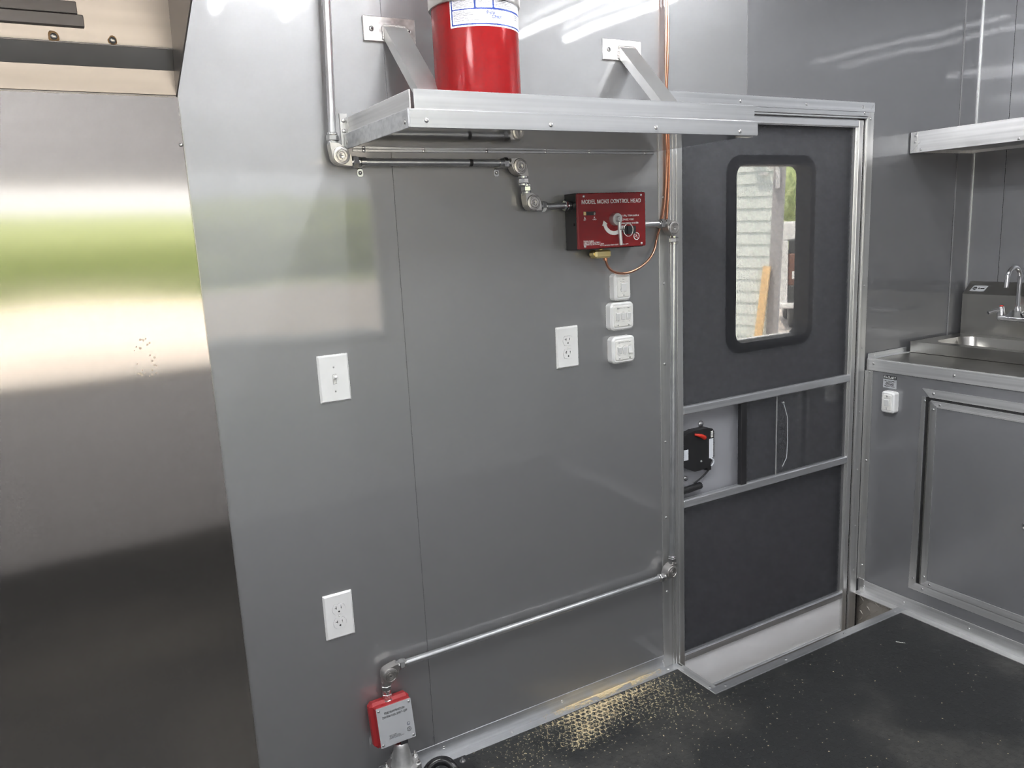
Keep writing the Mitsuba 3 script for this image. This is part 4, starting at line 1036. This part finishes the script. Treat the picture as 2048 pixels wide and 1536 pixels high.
part(fa_, 'spout', tube(smooth_path(sp, 60), 0.0082, 18), 'chrome', True, label='gooseneck spout')
for hy, idx in ((-0.215, 'lever_red'), (-0.338, 'blue_print')):
    h = part(fa_, 'handle', cat(lathe([(0, 0), (0.0155, 0), (0.0150, 0.006), (0.0115, 0.026), (0.0085, 0.034), (0, 0.036)], (FX, hy, FZ + 0.010), Z, 22), tube(smooth_path([(FX - 0.006, hy, FZ + 0.030), (FX - 0.030, hy + 0.018, FZ + 0.026), (FX - 0.042, hy + 0.026, FZ + 0.020)], 14), np.linspace(0.0060, 0.0078, 14), 12)), 'chrome', 40, label='chrome lever handle')
    part(h, 'index_button', lathe([(0, 0), (0.0075, 0), (0.006, 0.003), (0, 0.004)], (FX, hy, FZ + 0.045), Z, 16), idx, 40)

s2 = thing('wall_shelf', 'aluminium fronted shelf on the right wall above the sink', 'shelf')
part(s2, 'deck', box(2.872, XR, -2.2, -0.002, 1.735, 1.740), 'aluminium')
part(s2, 'front_lip', box(2.8665, 2.8700, -2.2, -0.030, 1.7205, 1.7965, 0.0008), 'aluminium_y')
part(s2, 'end_lip', cat(box(2.8668, 2.8702, -0.0292, -0.0012, 1.7205, 1.7965, 0.0008), box(2.8702, XR, -0.004, -0.0012, 1.7230, 1.7965)), 'aluminium_z')
part(s2, 'end_mitre', plate(Polygon([(0.001, 1.7205), (0.0023, 1.7205), (0.0425, 1.758), (0.0415, 1.7590)]), (2.8665, 0, 0), -Y, Z, 0.0003), 'grey_mark')
part(s2, 'rear_angle', box(3.265, XR, -2.2, -0.004, 1.7250, 1.735), 'aluminium_y')
rivets(s2, [(2.8668, -0.021, 1.783), (2.8668, -0.021, 1.760), (2.8665, -0.045, 1.731), (2.8665, -0.394, 1.728)], '-x')

surface_switch((CX, -0.0855, 0.7670), -Y, Z, 0.0540, 0.0800, 0.028, 1, 'white surface switch on the cabinet below a small sticker')
lb = thing('cabinet_sticker', 'small black and silver printed sticker on the cabinet', 'sticker')
part(lb, 'sheet', plate(sbox(0.0725, 0.8560, 0.1280, 0.9040), (CX, 0, 0), -Y, Z, 0.0004), 'label_silver')
part(lb, 'header', plate(sbox(0.0725, 0.8895, 0.1280, 0.9040), (CX, 0, 0), -Y, Z, 0.0006), 'black_print', label='black header')
part(lb, 'lettering', text('FLOJET', (CX - 0.0006, -0.0755, 0.8930), -Y, Z, 0.0078, 0.0500, 0.0004, True), 'white_print')
ll = [plate(sbox(a, z, b, z + 0.0020), (CX - 0.0004, 0, 0), -Y, Z, 0.0003) for a, b, z in ((0.078, 0.122, 0.8815), (0.085, 0.116, 0.8760), (0.082, 0.118, 0.8710), (0.084, 0.116, 0.8665), (0.079, 0.121, 0.8615))]
part(lb, 'fine_print', cat(*ll), 'black_print')

# ------------------------------------------------------------------ sawdust on the floor
def flakes(P, size, lift):
    n = len(P)
    q = np.array([[1, 0, 0], [-0.5, 0.45, 0], [-0.5, -0.45, 0], [0, 0, 0.5]])
    th = rng.uniform(0, 2 * math.pi, n)
    s = size * rng.uniform(0.5, 1.5, n)
    V = q[None] * s[:, None, None]
    V[..., 2] *= rng.uniform(0.5, 1.3, n)[:, None]
    cx, sx = np.cos(th)[:, None], np.sin(th)[:, None]
    xy = np.stack([V[..., 0] * cx - V[..., 1] * sx, V[..., 0] * sx + V[..., 1] * cx, V[..., 2]], -1)
    xy += np.c_[P, lift][:, None]
    f = np.array([[0, 1, 3], [1, 2, 3], [2, 0, 3], [0, 2, 1]])
    return trimesh.Trimesh(xy.reshape(-1, 3), (f[None] + (np.arange(n) * 4)[:, None, None]).reshape(-1, 3), process=False)


def spread(cx, cy, sx, sy, n, ang=0.0):
    d = rng.normal(size=(n, 2)) * (sx, sy)
    c, s = math.cos(ang), math.sin(ang)
    return np.c_[cx + d[:, 0] * c - d[:, 1] * s, cy + d[:, 0] * s + d[:, 1] * c]


blobs = np.vstack([spread(1.30, -0.050, 0.085, 0.014, 4200), spread(1.43, -0.055, 0.08, 0.020, 2200), spread(1.22, -0.125, 0.030, 0.030, 1800, 0.6), spread(1.30, -0.09, 0.05, 0.03, 2600), spread(1.45, -0.11, 0.10, 0.05, 1700),
                   spread(1.16, -0.165, 0.025, 0.02, 500), spread(1.10, -0.10, 0.10, 0.05, 900), spread(1.55, -0.15, 0.10, 0.08, 700), spread(1.45, -0.25, 0.30, 0.16, 620), spread(1.0, -0.2, 0.25, 0.1, 330), np.c_[rng.uniform(0.9, 2.6, 420), rng.uniform(-0.9, -0.05, 420)]])
blobs = blobs[(blobs[:, 1] < -0.036) & (blobs[:, 0] < 2.62) & ~((blobs[:, 0] > 1.655) & (blobs[:, 1] > -0.222))]
from scipy.spatial import cKDTree
dist = cKDTree(centres).query(blobs)[0]
keep = (dist > 0.0078) | (rng.random(len(blobs)) < 0.16)
blobs, dist = blobs[keep], dist[keep]
lift = np.where(dist > 0.0078, 0.0003, 0.0014)
ledge = np.c_[rng.uniform(0, 1, 5200), rng.random(5200)]
lx = 1.385 + rng.normal(size=5200) * 0.085
ly = -0.002 - np.abs(rng.normal(size=5200)) * 0.011
ok = (ly > -0.0335) & (lx < 1.62) & (meshkit.noise(np.c_[lx * 30, ly * 90, 0 * lx], 51) > 0.30)
ledge = np.c_[lx, ly][ok]
sawdust = cat(flakes(blobs, 0.0021, lift), flakes(ledge, 0.0021, 0.0029 + rng.uniform(0, 0.0022, len(ledge))))
single('sawdust', sawdust, 'sawdust_wood', 'tan sawdust spilled along the wall foot and caught between the floor studs', 'sawdust', kind='stuff')
single('wood_splinter', box(0, 0.030, -0.0008, 0.0008, 0, 0.0014).apply_transform(T4 := trimesh.transformations.translation_matrix((2.42, -0.335, 0.0012)) @ trimesh.transformations.rotation_matrix(-0.9, Z)), 'white_ivory', 'thin pale splinter on the black floor near the cabinet', 'splinter')

# ------------------------------------------------------------------ ceiling lamps
LAMP_LABELS = ['left tube of the ceiling lamp pair mirrored between red cylinder and door', 'right tube of the ceiling lamp pair mirrored between red cylinder and door',
               'right tube of the ceiling lamp pair above the upright conduit', 'left tube of the ceiling lamp pair above the upright conduit',
               'right tube of the ceiling lamp pair in front of the exhaust hood', 'left tube of the ceiling lamp pair in front of the exhaust hood', 'single ceiling tube lamp at the left end of the room']
for i, (x, y0, y1, power) in enumerate(TUBES):
    k = thing('ceiling_light', LAMP_LABELS[i], 'ceiling light', 'tube lamps on the ceiling')
    part(k, 'housing', box(x - 0.018, x + 0.018, y0 - 0.02, y1 + 0.02, 2.432, 2.45), 'white_plastic')
    key = part(k, 'tube', rod((x, y0, 2.418), (x, y1, 2.418), 0.0095, 16), 'white_plastic', 40)
    scene[key]['emitter'] = {'type': 'area', 'radiance': rgb(np.array((0.98, 1.0, 1.02)) * LED * power)}

# ------------------------------------------------------------------ outside
GZ = -0.62
gd = thing('ground', 'pale gravel yard outside', 'ground', kind='structure')
part(gd, 'gravel_yard', box(-60, 60, -37, 40, GZ - 0.1, GZ), 'gravel')
part(gd, 'lawn_strip', box(-60, 60, -60, -37, GZ - 0.1, GZ + 0.02), 'lawn')
part(gd, 'lawn_strip', box(-60, 60, 40, 70, GZ - 0.1, GZ + 0.02), 'lawn')

nb = thing('clapboard_building', 'pale grey building with horizontal siding seen through the door window', 'building')
AX = math.radians(90 + 27.0)
BM = trimesh.transformations.translation_matrix((6.412, 3.825, GZ)) @ trimesh.transformations.rotation_matrix(math.radians(2.3), X) @ trimesh.transformations.rotation_matrix(AX, Z)


def bl(m):
    m = m.copy()
    m.apply_transform(BM)
    return m


part(nb, 'wall_core', bl(box(0.0, 6.0, -0.06, -0.02, 0, 3.6)), 'siding_trim')
BP = 0.1205
for k in range(29):
    z = 0.06 + k * BP
    cs = Polygon([(-0.02, 0), (0.016, 0), (0.004, BP + 0.004), (-0.02, BP + 0.004)])
    m = plate(cs, (0.09, 0, z), Y, Z, 5.8)
    part(nb, 'siding_board', bl(m), 'siding_paint')
part(nb, 'corner_board', bl(box(-0.02, 0.09, -0.02, 0.026, 0, 3.6, 0.004)), 'siding_trim')
part(nb, 'side_wall', bl(box(-0.02, 0.0, -0.03, -0.02, 0, 3.6)), 'siding_trim')
part(nb, 'downspout', bl(tube([(0.035, 0.05, 2.42), (0.035, 0.05, 2.56), (0.06, 0.06, 2.66), (0.10, 0.12, 3.2)], 0.022, 12)), 'vehicle_white', True)
part(nb, 'flood_light', bl(cat(box(0.20, 0.31, 0.03, 0.11, 2.70, 2.76, 0.01), box(0.13, 0.22, 0.02, 0.06, 2.55, 2.58, 0.005), lathe([(0, 0), (0.035, 0), (0.030, 0.05), (0, 0.06)], (0.10, 0.09, 2.66), (-0.4, 0.7, -0.6), 14))), 'vehicle_white', 35, label='white lamp fixture near the corner')
lm = thing('lumber_board', 'light wooden board leaning on the siding', 'wooden board')
lmesh = box(-0.038, 0.038, -0.019, 0.019, 0, 1.66, 0.003)
lmesh.apply_transform(trimesh.transformations.rotation_matrix(math.radians(-3.1), Y))
lmesh.apply_transform(trimesh.transformations.rotation_matrix(math.radians(6.0), X))
lmesh.apply_translation((0.19, 0.23, 0.0))
scene[lm] = mikit.ply(bl(lmesh), 'lumber_wood')
ps = thing('ground_stake', 'thin grey stake standing in front of the siding', 'stake')
scene[ps] = mikit.ply(rod((5.35, 3.42, GZ), (5.35, 3.42, 0.52), 0.008, 8), 'siding_trim')

vh = thing('parked_truck', 'white and brown truck body seen at the right edge of the door window', 'truck')
VM = trimesh.transformations.translation_matrix((12.1, 8.5, GZ)) @ trimesh.transformations.rotation_matrix(math.radians(-45), Z)
vv = lambda m: (lambda q: (q.apply_transform(VM), q)[1])(m.copy())
part(vh, 'cab_roof', vv(box(-0.35, 1.6, 0.1, 2.4, 1.70, 2.05, 0.03)), 'vehicle_white')
part(vh, 'windshield', vv(box(-0.04, 1.4, 0.06, 0.12, 1.44, 1.70)), 'vehicle_black')
part(vh, 'brown_panel', vv(box(-0.05, 1.4, 0.02, 2.2, 0.86, 1.46, 0.02)), 'vehicle_brown', label='brown body panel')
part(vh, 'lower_panel', vv(box(-0.06, 1.4, 0.0, 2.2, 0.52, 0.86, 0.02)), 'vehicle_black')
part(vh, 'white_post', vv(box(-0.18, -0.055, -0.02, 2.2, 0.42, 1.70, 0.01)), 'vehicle_white')
part(vh, 'bumper', vv(box(-0.30, 1.6, -0.12, 0.1, 0.43, 0.53, 0.02)), 'vehicle_white')
part(vh, 'plate', vv(box(0.02, 0.14, -0.01, 0.02, 0.98, 1.13, 0.005)), 'vehicle_white')
for x in (0.1, 1.3):
    for y in (0.5, 1.9):
        part(vh, 'wheel', vv(lathe([(0, -0.1), (0.30, -0.1), (0.34, -0.06), (0.34, 0.06), (0.30, 0.1), (0, 0.1)], (x, y, 0.34), X, 20)), 'vehicle_black', 30)


def tree(x, y, h, w, seed, label):
    k = thing('tree', label, 'tree', 'trees beyond the yard')
    r = np.random.default_rng(seed)
    part(k, 'trunk', tube([(x, y, GZ), (x + 0.1, y, GZ + h * 0.3), (x, y + 0.1, GZ + h * 0.6)], [0.20, 0.14, 0.06], 10), 'bark', True)
    n = 1500
    d = r.normal(size=(n, 3))
    d /= np.linalg.norm(d, axis=1, keepdims=True)
    rad = r.uniform(0.35, 1.0, n) ** 0.6 * (0.75 + 0.5 * meshkit.noise(d * 2.2 + seed, seed))
    c = np.array([x, y, GZ + h * 0.56]) + d * rad[:, None] * (w / 2, w / 2, h * 0.44)
    u = r.normal(size=(n, 3)); u /= np.linalg.norm(u, axis=1, keepdims=True)
    v = np.cross(u, r.normal(size=(n, 3))); v /= np.linalg.norm(v, axis=1, keepdims=True)
    s = r.uniform(0.10, 0.20, n)[:, None] * (w / 4 + 0.4)
    q = np.stack([c - u * s, c + v * s * 0.6, c + u * s, c - v * s * 0.6], 1).reshape(-1, 3)
    f = np.array([[0, 1, 2], [0, 2, 3]])
    core = trimesh.creation.icosphere(3, 1.0)
    cvv = core.vertices * (0.62 + 0.4 * meshkit.noise(core.vertices * 2.2 + seed, seed))[:, None]
    core.vertices = cvv * (w / 2, w / 2, h * 0.42) + (x, y, GZ + h * 0.56)
    part(k, 'crown', core, 'lawn', True)
    part(k, 'foliage', trimesh.Trimesh(q, (f[None] + (np.arange(n) * 4)[:, None, None]).reshape(-1, 3), process=False), 'leaf', kind='stuff')


hg = thing('hedge', 'tall green hedge across the yard, seen mirrored in the stainless sheet', 'hedge')
gx, gz = np.meshgrid(np.linspace(-36, 36, 181), np.linspace(0, 1, 14))
prof_y = np.array([1.6, 1.9, 2.1, 2.2, 2.25, 2.25, 2.2, 2.1, 2.0, 1.8, 1.5, 1.1, 0.6, 0.0])
nn_ = meshkit.fbm(np.stack([gx * 0.55, gz * 5, 0 * gx], -1), 4, 77)
hgt = 4.5 + 1.0 * (meshkit.fbm(np.stack([gx[:1] * 0.35, 0 * gx[:1], 0 * gx[:1]], -1), 3, 78) - 0.5)
hv = np.stack([gx, -43.5 + prof_y[:, None] * (0.7 + 0.8 * nn_), GZ + gz ** 0.8 * hgt], -1)
bv = hv.copy()
bv[..., 1] = -43.5 - prof_y[:, None] * (0.7 + 0.6 * nn_)
ia = (np.arange(13)[:, None] * 181 + np.arange(180)[None]).ravel()
hf = np.vstack([np.c_[ia, ia + 182, ia + 1], np.c_[ia, ia + 181, ia + 182]])
part(hg, 'crown', cat(trimesh.Trimesh(hv.reshape(-1, 3), hf, process=False), trimesh.Trimesh(bv.reshape(-1, 3), hf[:, ::-1], process=False)), 'lawn', True)
r_ = np.random.default_rng(5)
pk = r_.integers(0, hv.reshape(-1, 3).shape[0], 9000)
cq = hv.reshape(-1, 3)[pk] + r_.normal(size=(9000, 3)) * 0.18
uq = r_.normal(size=(9000, 3)); uq /= np.linalg.norm(uq, axis=1, keepdims=True)
vq = np.cross(uq, r_.normal(size=(9000, 3))); vq /= np.linalg.norm(vq, axis=1, keepdims=True)
sq = r_.uniform(0.08, 0.20, 9000)[:, None]
qq = np.stack([cq - uq * sq, cq + vq * sq * 0.6, cq + uq * sq, cq - vq * sq * 0.6], 1).reshape(-1, 3)
part(hg, 'foliage', trimesh.Trimesh(qq, (np.array([[0, 1, 2], [0, 2, 3]])[None] + (np.arange(9000) * 4)[:, None, None]).reshape(-1, 3), process=False), 'leaf', kind='stuff')
tree(20.5, 17.5, 4.6, 4.4, 90, 'low green tree behind the truck seen through the door window')
tree(24.0, 21.0, 8.5, 5.0, 91, 'taller green tree behind the truck seen through the door window')
tree(18.0, 22.0, 6.0, 5.0, 92, 'green tree farther left behind the building')
